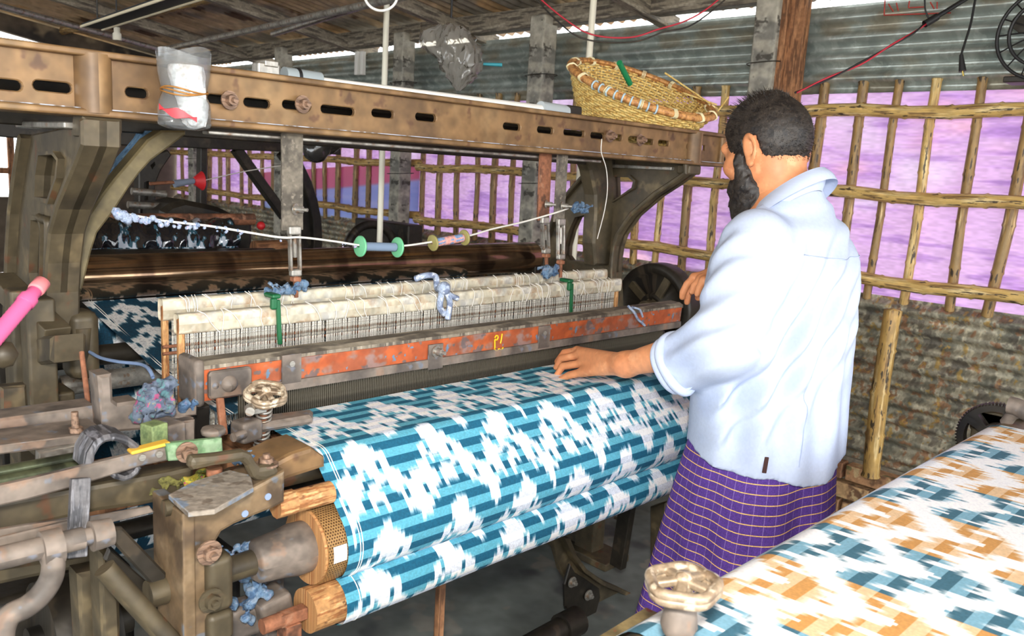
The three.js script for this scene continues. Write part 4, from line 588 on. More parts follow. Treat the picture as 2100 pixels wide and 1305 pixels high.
  const hairF = (x, y, z) => { const [l, u, f] = loc(x, y, z); const top = sst(0.05, 0.1, u + f * 0.35); let d = cranium(l, u, f) - 0.002 - 0.006 * top - 0.0025 * n3(l * 260, u * 260, f * 260) - 0.004 * top * n3(l * 120, u * 120, f * 120, 4); const cut = Math.max(f - 0.058 - 0.3 * Math.max(u - 0.02, -0.02), -(u + 0.022 - 0.5 * Math.min(f + 0.01, 0)) - (f > 0.02 && f < 0.05 ? 0.02 : 0)); const ear = Math.max(Math.abs(f + 0.018) - 0.018, u - 0.012, 0.06 - Math.abs(l)); return Math.max(d, cut, -ear); };
  const strands = (n, pick, w) => { const p = []; for (let i = 0; i < n; i++) { const s = pick(); if (!s) continue; const [b, t] = s, a = rnd() * 6.28; const o = [Math.cos(a) * w, Math.sin(a) * w * 0.5, Math.sin(a) * w], A = [b[0] - o[0], b[1] - o[1], b[2] - o[2]], B = [b[0] + o[0], b[1] + o[1], b[2] + o[2]]; p.push(...A, ...B, ...t); } const q = new THREE.BufferGeometry(); q.setAttribute('position', new THREE.Float32BufferAttribute(p, 3)); q.computeVertexNormals(); return clean(buv(q)); };
  const hairMat = worn([44, 38, 34], [[[24, 20, 20], 9, 9, 0.5, 0.15], [[96, 84, 72], 40, 40, 0.62, 0.1, 0.5]], { size: 0.1, rough: 0.55, grain: 0.7, fx: 90, fy: 90 });
  part(man, 'hair', [nets(hairF, [1.6, 1.4, -1.08], [1.8, 1.65, -0.8], 0.0035), strands(5200, () => { const a = rnd() * 6.2832, c = rr(-1, 1), r = Math.sqrt(1 - c * c), n = [r * Math.cos(a), c, r * Math.sin(a)], b = [n[0] * 0.079, 0.018 + n[1] * 0.094, -0.01 + n[2] * 0.097]; if (!inHair(b[0], b[1], b[2])) return null; const top = sst(0.05, 0.1, b[1] + b[2] * 0.35), L = 0.006 + 0.02 * top * rr(0.6, 1.1); return [wld(...b), wld(b[0] + n[0] * L + rr(-0.003, 0.003), b[1] + n[1] * L - 0.002 * (1 - top), b[2] + n[2] * L + L * 0.35 * top + rr(-0.003, 0.003))]; }, 0.0009)], hairMat, 'short black hair, cropped at the sides');
  const beardF = (x, y, z) => { const [l, u, f] = loc(x, y, z); let d = ell(l, u, f, [0, -0.1, 0.042], [0.06, 0.06, 0.062]); d = smin(d, ell(l, u, f, [0, -0.145, 0.05], [0.045, 0.05, 0.048]), 0.03); d = smin(d, cap(Math.abs(l), u, f, [0.067, -0.02, 0.018], [0.052, -0.08, 0.03], 0.011, 0.02), 0.02); d = smin(d, cap(Math.abs(l), u, f, [0.0, -0.052, 0.09], [0.034, -0.066, 0.074], 0.012, 0.014), 0.014); return d - 0.006 * n3(l * 200, u * 200, f * 200) - 0.006 * n3(l * 70, u * 70, f * 70, 2); };
  part(man, 'beard', [nets(beardF, [1.6, 1.26, -1.12], [1.8, 1.52, -0.87], 0.0035), strands(2600, () => { const a = rnd() * 6.2832, c = rr(-1, 1), r = Math.sqrt(1 - c * c), n = [r * Math.cos(a), c, r * Math.sin(a)], b = [n[0] * 0.056, -0.11 + n[1] * 0.06, 0.045 + n[2] * 0.056]; if (b[1] > -0.06 && Math.abs(b[0]) < 0.045) return null; const L = 0.016; return [wld(...b), wld(b[0] + n[0] * L, b[1] + n[1] * L - 0.008, b[2] + n[2] * L)]; }, 0.001)], hairMat, 'full black beard');

  // shirt
  const shirtMat = worn([188, 199, 222], [[[174, 187, 218], 3, 4, 0.5, 0.25, 0.6]], { size: 0.5, rough: 0.85, grain: 0.06, fx: 120, fy: 120, bump: 0.0002, bx: 128, by: 128 });
  const key = (t, y) => { for (let i = 0; i + 1 < t.length; i++) if (y <= t[i + 1][0]) { const k = clamp((y - t[i][0]) / (t[i + 1][0] - t[i][0])); return lerp(t[i][1], t[i + 1][1], k * k * (3 - 2 * k)); } return t[t.length - 1][1]; };
  const HWt = [[0.7, 0.212], [0.9, 0.205], [1.1, 0.206], [1.2, 0.21], [1.275, 0.198], [1.325, 0.16], [1.365, 0.112], [1.405, 0.074], [1.46, 0.06]], HDt = [[0.7, 0.172], [0.9, 0.158], [1.1, 0.152], [1.24, 0.142], [1.32, 0.115], [1.38, 0.09], [1.43, 0.072], [1.46, 0.06]];
  const CUFF = [1.488,1.026,-0.98], dirL = V(WL).sub(V(EL)).normalize(), dirR = V(WR).sub(V(ER)).normalize();
  const torso = (x, y, z) => { const hw = key(HWt, y), hd = key(HDt, y), k = Math.hypot((x - 1.715) / hw, (z + 0.868 - 0.02 * sst(1.3, 1.44, y) * -1) / hd); return (k - 1) * Math.min(hw, hd); };
  const fold = (x, y, z) => {   // creases pulling from the armpit across the back, long folds down the side, ripples on the sleeve
    const bk = sst(-0.95, -0.8, z), s1 = (x - 1.52) * 0.85 + (z + 0.8) * 0.6, a = y - 1.17;
    let w = 0.014 * Math.sin((a * 0.8 - s1 * 1.25 + 0.02 * n3(x * 9, y * 9, z * 9)) * 84 + 4 * n3(x * 5, y * 5, z * 5, 8)) * sst(0.26, 0.02, Math.abs(a + 0.1 - s1 * 0.6)) * sst(0.42, 0.1, s1) * bk;
    w += 0.011 * Math.sin((x * 0.75 + z * 0.7) * 74 + 3 * n3(x * 4, y * 2.4, z * 4, 3)) * sst(1.3, 1.05, y) * sst(0.3, 0.6, n3(x * 6, y * 3, z * 6, 12));
    w += 0.007 * (n3(x * 10, y * 7, z * 10, 5) - 0.5) + 0.004 * (n3(x * 24, y * 15, z * 24, 6) - 0.5);
    return w;
  };
  const sleeve = (x, y, z, S, E, C, dir, rs) => {
    const rip = 0.0055 * Math.sin((y * 0.9 - z * 0.5 + x * 0.2) * 105 + 6 * n3(x * 7, y * 7, z * 7, 21)) * sst(0.4, 0.65, n3(x * 8, y * 8, z * 8, 2));
    let d = smin(cap(x, y, z, S, E, rs, 0.069), cap(x, y, z, E, C, 0.069, 0.057), 0.035) - rip;
    return Math.max(d, (x - C[0]) * dir.x + (y - C[1]) * dir.y + (z - C[2]) * dir.z);
  };
  const CR = [lerp(ER[0], WR[0], 0.55), lerp(ER[1], WR[1], 0.55), lerp(ER[2], WR[2], 0.55)];
  const shirtF = (x, y, z) => {
    let d = torso(x, y, z) - fold(x, y, z) * (0.3 + 0.7 * sst(0.8, 0.92, y));
    d = smin(d, sleeve(x, y, z, SL, EL, CUFF, dirL, 0.066), 0.045); d = smin(d, sleeve(x, y, z, SR, ER, CR, dirR, 0.05), 0.05);
    const an = Math.atan2(x - 1.715, z + 0.868), hem = 0.816 - 0.018 * Math.cos((an + 0.45) * 2) + 0.006 * Math.sin(an * 5);
    return Math.max(d, hem - y, y - 1.40 - 0.9 * (z + 0.86));
  };
  const shirt = part(man, 'shirt', nets(shirtF, [1.38, 0.72, -1.1], [2.06, 1.47, -0.66], 0.0065), shirtMat, 'loose pale blue-white shirt with rolled sleeves');
  // folded collar, rolled cuffs, hem tag
  const col = (r0, r1, y0, y1) => sheet(48, 5, (u, v) => { const a = lerp(-2.55, 2.55, u), r = lerp(r0, r1, v) + 0.003 * Math.sin(v * 3.1), x = 1.70 + r * Math.sin(a) * 1.04, z = -0.872 + r * Math.cos(a), y = lerp(y0, y1, v) + 0.8 * (z + 0.872); return [x, y, z]; });
  part(shirt, 'collar', [col(0.07, 0.096, 1.406, 1.362), col(0.067, 0.07, 1.36, 1.406)], shirtMat);
  const ringAt = (C, d, r, t, w) => { const ax = V([-d.y, d.x, 0]).normalize(), ay = d.clone().cross(ax), p = []; for (let i = 0; i < 26; i++) { const a = i / 26 * 6.2832, q = r * (1 + 0.06 * Math.sin(a * 3 + 1)); p.push([C[0] + ax.x * q * Math.cos(a) + ay.x * q * Math.sin(a) + d.x * w * Math.sin(a * 2), C[1] + ax.y * q * Math.cos(a) + ay.y * q * Math.sin(a) + d.y * w * Math.sin(a * 2), C[2] + ax.z * q * Math.cos(a) + ay.z * q * Math.sin(a) + d.z * w * Math.sin(a * 2)]); } return tube(p, t, 10, 80, true); };
  const off = (C, d, k) => [C[0] + d.x * k, C[1] + d.y * k, C[2] + d.z * k];
  part(shirt, 'rolled_cuff', [ringAt(off(CUFF, dirL, 0.004), dirL, 0.054, 0.0095, 0.006), ringAt(off(CUFF, dirL, -0.018), dirL, 0.06, 0.011, 0.008), sheet(8, 8, (u, v) => { const a = [1.452,1.015,-0.937], b = [1.452,0.977,-0.916]; return [1.452 + 0.01 * Math.sin(v * 3) , lerp(a[1], b[1], v), lerp(a[2] - 0.03, a[2] + 0.04 * (1 - v * 0.8), u)]; })], shirtMat, 'sleeve rolled to the forearm');
  
  const back = (x, y) => { let z = -0.64; for (let i = 0; i < 90; i++) { const d = shirtF(x, y, z); if (d < 0.0005) break; z -= clamp(d * 0.6, 0.001, 0.02); if (z < -0.95) break; } return [x, y, z + 0.0005]; };
  const tg = back(1.54, 0.85); part(shirt, 'hem_tag', box(0.009, 0.034, 0.003, [tg[0] - 0.001, tg[1], tg[2] + 0.001], [0, -0.75, -0.12], 0.001), plain(0x3a1a16, 0.7), 'small dark tag at the hem');
  const seamMat = plain(0xa8b4d0, 0.9);
  part(shirt, 'yoke_seam', tube(Array.from({ length: 22 }, (_, i) => back(lerp(1.585, 1.86, i / 21), 1.285 - 0.01 * Math.sin(i / 21 * 3.14))), 0.0011, 4, 60), seamMat);
  part(shirt, 'side_seam', tube(Array.from({ length: 16 }, (_, i) => back(1.60, lerp(0.845, 1.04, i / 15))), 0.001, 4, 40), seamMat);
  // lungi
  const lm = tex((u, v) => { const x = u * 0.22, y = v * 0.22, n = fbm(u, v, 120, 120, 1, 4), m = fbm(u, v, 6, 6, 3, 9); const ln = (q, p, w) => { const t = Math.abs((q / p) % 1 - 0.5) * p; return 1 - sst(w * 0.6, w, t); }; let c = mix3([96, 62, 150], [78, 48, 132], m); c = mix3(c, [176, 150, 206], 0.55 * ln(x, 0.0275, 0.0011)); c = mix3(c, [248, 196, 110], ln(y, 0.022, 0.0013)); const k = 0.88 + 0.22 * n; return [c[0] * k, c[1] * k, c[2] * k]; }, 1024, 1024, 0.22, 0.22);
  const lmat = new THREE.MeshStandardMaterial({ map: lm, roughness: 0.9 });
  const lr = (a, t) => { const flare = lerp(0, 1, t); return { hw: lerp(0.168, 0.24, Math.pow(flare, 0.6)), hd: lerp(0.13, 0.215, Math.pow(flare, 0.6)), p: (0.001 + 0.027 * t) * Math.sin(a * 5 + 0.6 + 1.2 * t) + 0.014 * t * Math.sin(a * 11 + 2) + 0.03 * t * sst(0.5, 0, Math.abs(a - 0.35)) }; };
  part(man, 'lungi', sheet(220, 60, (u, v) => { const a = u * 6.2832 - 1.2, q = lr(u * 6.2832, v), y = lerp(0.92, 0.085, v), dip = 0.02 * Math.sin(a * 2 + 1) * v; return [1.712 - 0.02 * v + (q.hw + q.p) * Math.sin(a), y + dip, -0.87 - 0.03 * v + (q.hd + q.p) * Math.cos(a)]; }, (u, v) => [u * 1.32, (1 - v) * 0.88 + 0.016 * Math.sin(u * 6.2832 * 4) * v]), lmat, 'purple lungi with thin yellow checks');
}

// ---------- the loom across the aisle: its cloth, rollers and hand wheel ----------
const mz = (z) => -1.72 - z;
const loom2 = thing('power_loom', 'loom front across the aisle under tan and teal cloth, with a rusty hand wheel', 'loom');
{
  part(loom2, 'breast_beam', box(1.62, 0.05, 0.06, [1.42, 0.882, mz(-1.235)], [0, 0, 0], 0.02), M.iron);
  part(loom2, 'gripping_roller', cyl([0.68, 0.766, mz(-1.17)], [2.12, 0.766, mz(-1.17)], 0.066, 0.066, 36), M.wood);
  part(loom2, 'roller_shaft', cyl([0.5, 0.766, mz(-1.17)], [2.3, 0.766, mz(-1.17)], 0.02, 0.02, 14), M.iron);
  part(loom2, 'cloth_beam', cyl([0.68, 0.663, mz(-1.142)], [2.12, 0.663, mz(-1.142)], 0.0385, 0.0385, 28), M.wood);
  part(loom2, 'cloth_beam_shaft', cyl([0.5, 0.663, mz(-1.142)], [2.3, 0.663, mz(-1.142)], 0.012, 0.012, 12), M.rust);
  for (const x of [0.52, 2.28]) part(loom2, 'front_leg', [box(0.06, 0.9, 0.09, [x, 0.45, mz(-1.17)], [0, 0, 0], 0.006), box(0.06, 0.06, 0.6, [x, 0.87, -0.3], [0, 0, 0], 0.008), box(0.05, 0.05, 0.6, [x, 0.3, -0.3], [0, 0, 0], 0.008), box(0.06, 0.9, 0.09, [x, 0.45, -0.04], [0, 0, 0], 0.006)], M.iron);
  part(loom2, 'cross_beam', [box(1.82, 0.07, 0.06, [1.4, 0.3, -0.3], [0, 0, 0], 0.008)], M.dark);
  part(loom2, 'sley_beam', [box(1.76, 0.06, 0.06, [1.4, 0.866, -0.03], [0, 0, 0], 0.008)], M.brownWood);
  part(loom2, 'front_rail', [ext('y', 0.83, 0.05, [[0.74,-0.592],[0.8,-0.607],[0.911,-0.612],[0.913,-0.574],[0.853,-0.563],[0.792,-0.549]], [], 0.006), ext('y', 0.80, 0.03, [[0.912,-0.603],[1.002,-0.59],[0.978,-0.542],[0.893,-0.549]], [], 0.006)], worn([142, 124, 84], [[[110, 96, 64], 5, 5, 0.5, 0.2], [[150, 80, 56], 9, 9, 0.64, 0.08]], { size: 0.2, rough: 0.6 }), 'olive painted iron rail');
  const c = [0.713,1.003,-0.434]; handwheel(loom2, c, 0.0355, [-0.05, 0.5, 0.04], 0.012);
  part(loom2, 'wheel_neck', [lathe([[0.016, 0.0], [0.02, 0.01], [0.017, 0.03], [0.012, 0.034]], [c[0], c[1] - 0.058, c[2]], [0, 1, 0], 16)], M.mauve);
  part(loom2, 'wheel_screw', cyl([c[0], c[1] - 0.05, c[2]], [c[0], 0.84, c[2]], 0.008, 0.008, 12), plain(0xd84a2a, 0.6), 'red painted screw');
  part(loom2, 'screw_block', [box(0.12, 0.03, 0.06, [c[0] - 0.05, 0.845, c[2]], [0, 0, 0], 0.006)], M.iron);
  // take-up gear at the far end
  const gc = [2.2,0.842,-0.524], gr = 0.092, pts = []; for (let i = 0; i < 72; i++) { const a = i / 72 * 6.2832; for (const [k, q] of [[-0.3, 0.955], [-0.12, 1], [0.12, 1], [0.3, 0.955]]) { const b = a + k * 6.2832 / 72; pts.push([gc[2] + gr * q * Math.cos(b), gc[1] + gr * q * Math.sin(b)]); } }
  const holes = [0, 1, 2, 3, 4].map((i) => { const o = [], a0 = i / 5 * 6.2832 + 0.2, a1 = a0 + 0.86; for (let k = 0; k <= 8; k++) { const a = lerp(a0, a1, k / 8); o.push([gc[2] + gr * 0.8 * Math.cos(a), gc[1] + gr * 0.8 * Math.sin(a)]); } for (let k = 8; k >= 0; k--) { const a = lerp(a0, a1, k / 8); o.push([gc[2] + gr * 0.42 * Math.cos(a), gc[1] + gr * 0.42 * Math.sin(a)]); } return o; });
  part(loom2, 'toothed_gear', ext('x', 2.2, 0.026, pts, holes, 0.002), M.dark, 'brown toothed gear wheel');
  part(loom2, 'gear_arm', [tube([[2.12,0.954,-0.491], [2.12,0.953,-0.474], [2.12,0.946,-0.454], [2.12,0.936,-0.428]], 0.02, 10, 20), tube([[2.14,0.905,-0.496], [2.13,0.933,-0.479], [2.12,0.946,-0.449]], 0.013, 10, 20), cyl([2.13, gc[1], gc[2]], [2.3, gc[1], gc[2]], 0.014, 0.014, 12)], M.mauve);
  const tone2 = (x, y, wht, g) => { const s = Math.floor(y / 0.02) % 2, band = Math.floor(x / 0.17 + 0.15) % 2, base = band ? (s ? [206, 150, 84] : [232, 196, 154]) : (s ? [60, 106, 126] : [126, 174, 196]), wh = [252, 252, 255]; const k = mix3(base, wh, wht), n = 0.95 + 0.1 * g; return [k[0] * n, k[1] * n, k[2] * n]; };
  const mat2 = new THREE.MeshStandardMaterial({ map: ikat2(1.36, 0.68, 2048, 1024, tone2), roughness: 0.9 });
  const top = arc(-1.235, 0.87, 0.043, Math.PI / 2, 0.8, 8), rollA = arc(-1.17, 0.766, 0.0715, 0.8, -1.75, 18);
  const path = [[-1.69, 0.925], ...bridge([-1.69, 0.925], top[0], 8), ...top, ...bridge(top[top.length - 1], rollA[0], 5), ...rollA].map(([z, y]) => [mz(z), y]);
  const cl = thing('striped_cloth', 'tan and teal ikat cloth with white motifs on the loom across the aisle', 'cloth');
  part(cl, 'woven_cloth', strip(0.725, 2.08, path, 40), mat2);
  part(cl, 'rolled_cloth', strip(0.725, 2.08, arc(mz(-1.142), 0.663, 0.0435, 1.0, -5.2, 40), 40), mat2, 'finished cloth wound on the lower beam');
}
function ikat2(W, Hh, w, h, tone) {
  return tex((u, v) => {
    const x = u * W, y = v * Hh, col = Math.floor(x / 0.0068), pu = 0.17, q = ((col * 0.0068) / pu + 0.07) % 1, k = Math.abs(q - 0.5) * 2, jit = (hash(col % 200, 3, 2) - 0.5) * 0.03;
    const t = (((y + jit - k * 0.1) / 0.136) % 1 + 1) % 1, fe = (a, b) => sst(a - 0.1, a + 0.04, t) * (1 - sst(b - 0.04, b + 0.12, t));
    let wht = Math.max(fe(0.12, 0.5), k > 0.45 && k < 0.62 ? fe(0.6, 0.85) : 0); if (k < 0.12 || k > 0.93) wht = Math.max(wht, fe(0.0, 0.62));
    return tone(x, y, clamp(wht), fbm(u, v, 500, 260, 1, 8));
  }, w, h, W, Hh);
}

// ---------- looms standing behind, in the dark ----------
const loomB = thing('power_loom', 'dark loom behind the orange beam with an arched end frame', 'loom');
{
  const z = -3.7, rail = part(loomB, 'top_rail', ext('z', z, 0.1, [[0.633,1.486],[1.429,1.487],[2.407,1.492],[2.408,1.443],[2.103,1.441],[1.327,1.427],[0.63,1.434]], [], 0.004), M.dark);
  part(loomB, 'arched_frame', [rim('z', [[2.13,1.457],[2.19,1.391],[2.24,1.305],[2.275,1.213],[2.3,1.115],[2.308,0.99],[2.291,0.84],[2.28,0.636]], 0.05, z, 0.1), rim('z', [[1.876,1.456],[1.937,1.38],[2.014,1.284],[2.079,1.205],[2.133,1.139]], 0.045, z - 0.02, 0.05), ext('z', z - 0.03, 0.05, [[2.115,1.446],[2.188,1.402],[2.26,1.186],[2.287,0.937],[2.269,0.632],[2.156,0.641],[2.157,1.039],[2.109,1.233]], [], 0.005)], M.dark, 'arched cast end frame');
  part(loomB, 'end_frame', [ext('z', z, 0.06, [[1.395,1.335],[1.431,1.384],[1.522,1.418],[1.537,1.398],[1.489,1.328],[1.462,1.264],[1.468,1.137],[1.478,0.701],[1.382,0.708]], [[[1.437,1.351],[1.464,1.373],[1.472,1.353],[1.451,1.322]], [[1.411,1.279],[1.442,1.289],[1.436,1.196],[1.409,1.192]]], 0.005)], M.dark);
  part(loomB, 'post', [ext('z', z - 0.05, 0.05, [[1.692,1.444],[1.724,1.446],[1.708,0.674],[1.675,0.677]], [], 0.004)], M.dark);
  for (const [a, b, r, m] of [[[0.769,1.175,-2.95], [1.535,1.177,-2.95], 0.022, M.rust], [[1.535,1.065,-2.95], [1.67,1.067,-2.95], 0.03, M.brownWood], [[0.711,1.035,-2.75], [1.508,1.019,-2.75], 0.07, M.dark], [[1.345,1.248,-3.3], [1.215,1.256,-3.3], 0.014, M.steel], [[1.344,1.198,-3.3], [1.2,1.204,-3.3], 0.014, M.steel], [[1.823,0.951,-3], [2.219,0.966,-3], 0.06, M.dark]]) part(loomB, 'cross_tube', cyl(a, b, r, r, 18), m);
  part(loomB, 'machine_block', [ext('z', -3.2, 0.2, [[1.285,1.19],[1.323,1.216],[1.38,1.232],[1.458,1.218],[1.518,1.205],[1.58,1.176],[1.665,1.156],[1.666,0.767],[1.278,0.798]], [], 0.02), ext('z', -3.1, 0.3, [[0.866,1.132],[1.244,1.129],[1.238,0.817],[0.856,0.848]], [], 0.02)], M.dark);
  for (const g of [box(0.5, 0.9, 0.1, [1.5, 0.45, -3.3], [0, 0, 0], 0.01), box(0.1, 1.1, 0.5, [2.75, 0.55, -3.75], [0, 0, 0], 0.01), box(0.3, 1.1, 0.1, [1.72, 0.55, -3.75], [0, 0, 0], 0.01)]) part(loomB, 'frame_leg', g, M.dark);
  part(loomB, 'drive_wheel', [lathe([[0.14, -0.02], [0.17, -0.02], [0.175, 0], [0.17, 0.02], [0.14, 0.02], [0.13, 0], [0.14, -0.02]], [2.541,0.944,-3.6], [0, 0.05, 1], 36), bar([2.45,0.947,-3.6], [2.645,0.936,-3.6], 0.02, 0.02), cyl([2.328,0.851,-3.6], [2.867,0.771,-3.6], 0.05, 0.05, 16)], M.dark);
  const wrap = new THREE.MeshPhysicalMaterial({ map: tex((u, v) => { const n = fbm(u, v, 8, 5, 4, 3); return n > 0.64 ? [190, 200, 214] : n > 0.58 ? [50, 90, 108] : [26, 27, 33]; }, 256, 256, 0.4, 0.3), roughness: 0.12, clearcoat: 1, clearcoatRoughness: 0.1 });
  const roll = one('wrapped_cloth_roll', sheet(70, 30, (u, v) => { const p0 = [0.713,1.104,-2.85], p1 = [1.388,1.097,-2.85], a = v * 6.2832, r = 0.07 + 0.03 * n3(u * 30, Math.sin(a) * 3, Math.cos(a) * 3 + 9); return [lerp(p0[0], p1[0], u), lerp(p0[1], p1[1], u) + r * Math.sin(a), -2.85 + r * Math.cos(a)]; }, (u, v) => [u * 1.2, v * 0.5]), wrap, 'cloth roll wrapped in shiny crumpled plastic film behind the loom', 'cloth roll');
}
{
  const p = [1.167,1.298,-3], q = [1.245,1.3,-3], r = [1.327,1.313,-3], s = [1.356,1.314,-3];
  const sh = thing('yarn_pirn', 'rust rod with grey yarn and a red cone at the dark loom', 'bobbin');
  part(sh, 'rod', cyl(p, r, 0.006, 0.006, 8), M.rust); part(sh, 'yarn', cyl([lerp(q[0], r[0], 0.1), q[1], q[2]], r, 0.014, 0.01, 12), plain(0x7c8698, 0.9)); part(sh, 'cone', cyl(r, s, 0.014, 0.035, 18), M.red, 'red plastic cone');
  one('yarn_line', tube([s, [1.521,1.354,-3], [1.702,1.388,-3]], 0.002, 5), threadMat, 'pale thread from the red cone towards the arched frame', 'thread');
  const bl = new THREE.SphereGeometry(0.016, 16, 12); bl.translate(...[1.539,1.157,-2.9]); part(loomB, 'red_knob', clean(buv(bl)), M.red, 'red lever knob');
}

// ---------- hanging string with two bobbins ----------
{
  const fuzz = []; const pts = [[0.582,1.296,-1.66], [0.603,1.293,-1.66], [0.658,1.283,-1.64], [0.748,1.273,-1.62], [0.886,1.252,-1.575], [0.923,1.252,-1.575], [1.04,1.237,-1.6], [1.092,1.229,-1.6], [1.211,1.224,-1.6], [1.3,1.231,-1.6], [1.428,1.245,-1.6], [1.513,1.262,-1.6], [1.631,1.281,-1.6], [1.73,1.308,-1.575], [1.78,1.32,-1.575]];
  const st = thing('fuzzy_string', 'white string coated with lint stretched between the straps', 'string');
  part(st, 'cord', tube(pts, 0.0026, 6, 200), threadMat);
  for (const [i, n, s] of [[0, 16, 0.01], [1, 16, 0.007], [2, 16, 0.006], [3, 10, 0.004], [6, 4, 0.004]]) for (let k = 0; k < n; k++) { const a = pts[i], b = pts[i + 1], t = rnd(); const g = new THREE.IcosahedronGeometry(s * rr(0.4, 1), 1), p = g.attributes.position; for (let q = 0; q < p.count; q++) { const m = 0.7 + 0.6 * n3(p.getX(q) * 400 + k, p.getY(q) * 400, p.getZ(q) * 400); p.setXYZ(q, p.getX(q) * m, p.getY(q) * m, p.getZ(q) * m); } g.translate(lerp(a[0], b[0], t) + rr(-0.004, 0.004), lerp(a[1], b[1], t) - rr(-0.002, 0.01), lerp(a[2], b[2], t)); fuzz.push(clean(buv(g))); }
  part(st, 'lint_fuzz', fuzz, worn([158, 170, 192], [[[120, 138, 168], 6, 6, 0.5, 0.2], [[200, 180, 210], 8, 8, 0.62, 0.1]], { size: 0.05, rough: 1 }), 'pale lint fuzz', 'stuff');
  const bob = (name, label, a, b, r, rb, fm, bm) => { const t = thing(name, label, 'bobbin'), L = dist(a, b), d = V(b).sub(V(a)).normalize(), at = (k) => [a[0] + d.x * k, a[1] + d.y * k, a[2] + d.z * k]; for (const k of [0, L - 0.004]) part(t, 'flange', lathe([[0.0035, -0.002], [r * 0.9, -0.001], [r, 0.001], [r, 0.004], [r * 0.8, 0.006], [0.0035, 0.005]], at(k), [d.x, d.y, d.z], 28), fm); part(t, 'thread_winding', lathe([[0.004, 0.004], [rb * 0.96, 0.005], ...Array.from({ length: 30 }, (_, i) => [rb * (i % 2 ? 1 : 0.95), 0.006 + (L - 0.014) * i / 29]), [0.004, L - 0.006]], a, [d.x, d.y, d.z], 20), bm); };
  bob('yarn_bobbin', 'green flanged bobbin wound with grey-blue thread on the string', [1.095,1.226,-1.6], [1.205,1.221,-1.6], 0.0245, 0.0105, plain(0x6fbf8e, 0.4), plain(0x7b8ea6, 0.9));
  bob('yarn_bobbin', 'olive flanged bobbin with worn pink and blue barrel on the string', [1.31,1.229,-1.6], [1.417,1.241,-1.6], 0.0205, 0.011, plain(0x9a9158, 0.5), worn([222, 160, 150], [[[120, 150, 190], 4, 4, 0.5, 0.1]], { size: 0.06 }));
}
// ---------- lint tufts ----------
function tuft(label, c, r, m, n = 26) {
  const s = Array.from({ length: n }, () => [c[0] + rr(-1, 1) * r[0], c[1] + rr(-1, 1) * r[1], c[2] + rr(-1, 1) * r[2], rr(0.25, 0.5) * Math.min(...r)]);
  const f = (x, y, z) => { let d = 9; for (const q of s) d = smin(d, Math.hypot(x - q[0], y - q[1], z - q[2]) - q[3], 0.008); return d - 0.008 * (n3(x * 130, y * 130, z * 130) - 0.4) - 0.004 * (n3(x * 330, y * 330, z * 330) - 0.5); };
  return one('lint_tuft', nets(f, c.map((v, k) => v - r[k] * 1.5 - 0.012), c.map((v, k) => v + r[k] * 1.5 + 0.012), 0.0036), m, label, 'lint');
}
tuft('grey, pink and blue ball of lint on the shuttle box', [0.54,0.997,-1.375], [0.03, 0.034, 0.02], M.lintMix, 40);
tuft('blue lint around the hook of the grey strap on the heald shafts', [0.907,1.139,-1.6], [0.05, 0.012, 0.016], M.lint, 34);
tuft('blue lint around the hooks of the rust-coloured strap', [1.715,1.144,-1.58], [0.03, 0.014, 0.02], M.lint, 34);
tuft('blue lint streamer stuck to the right frame rib', [2.053,1.312,-1.76], [0.045, 0.014, 0.01], M.lint, 34);
tuft('blue lint hanging under the roller bearing', [0.599,0.695,-1.2], [0.045, 0.05, 0.02], M.lint, 40);
tuft('blue lint heaped on the roller shaft', [0.594,0.784,-1.19], [0.035, 0.008, 0.014], M.lint, 24);
tuft('blue lint on the bent link arm', [0.625,0.935,-1.2], [0.04, 0.007, 0.012], M.lint, 24);
tuft('yellow and green moss-like lint on the front rail', [0.551,0.893,-1.245], [0.02, 0.016, 0.008], worn([176, 160, 60], [[[110, 120, 60], 6, 6, 0.5, 0.1], [[190, 70, 110], 9, 9, 0.66, 0.04]], { size: 0.05, rough: 1 }), 24);
tuft('olive moss-like lint patch on the front rail', [0.507,0.896,-1.262], [0.03, 0.014, 0.006], worn([120, 116, 62], [[[90, 86, 50], 6, 6, 0.5, 0.1]], { size: 0.05, rough: 1 }), 24);
tuft('small teal lint tuft under the orange cap', [0.614,0.975,-1.41], [0.02, 0.008, 0.008], M.lint, 14);

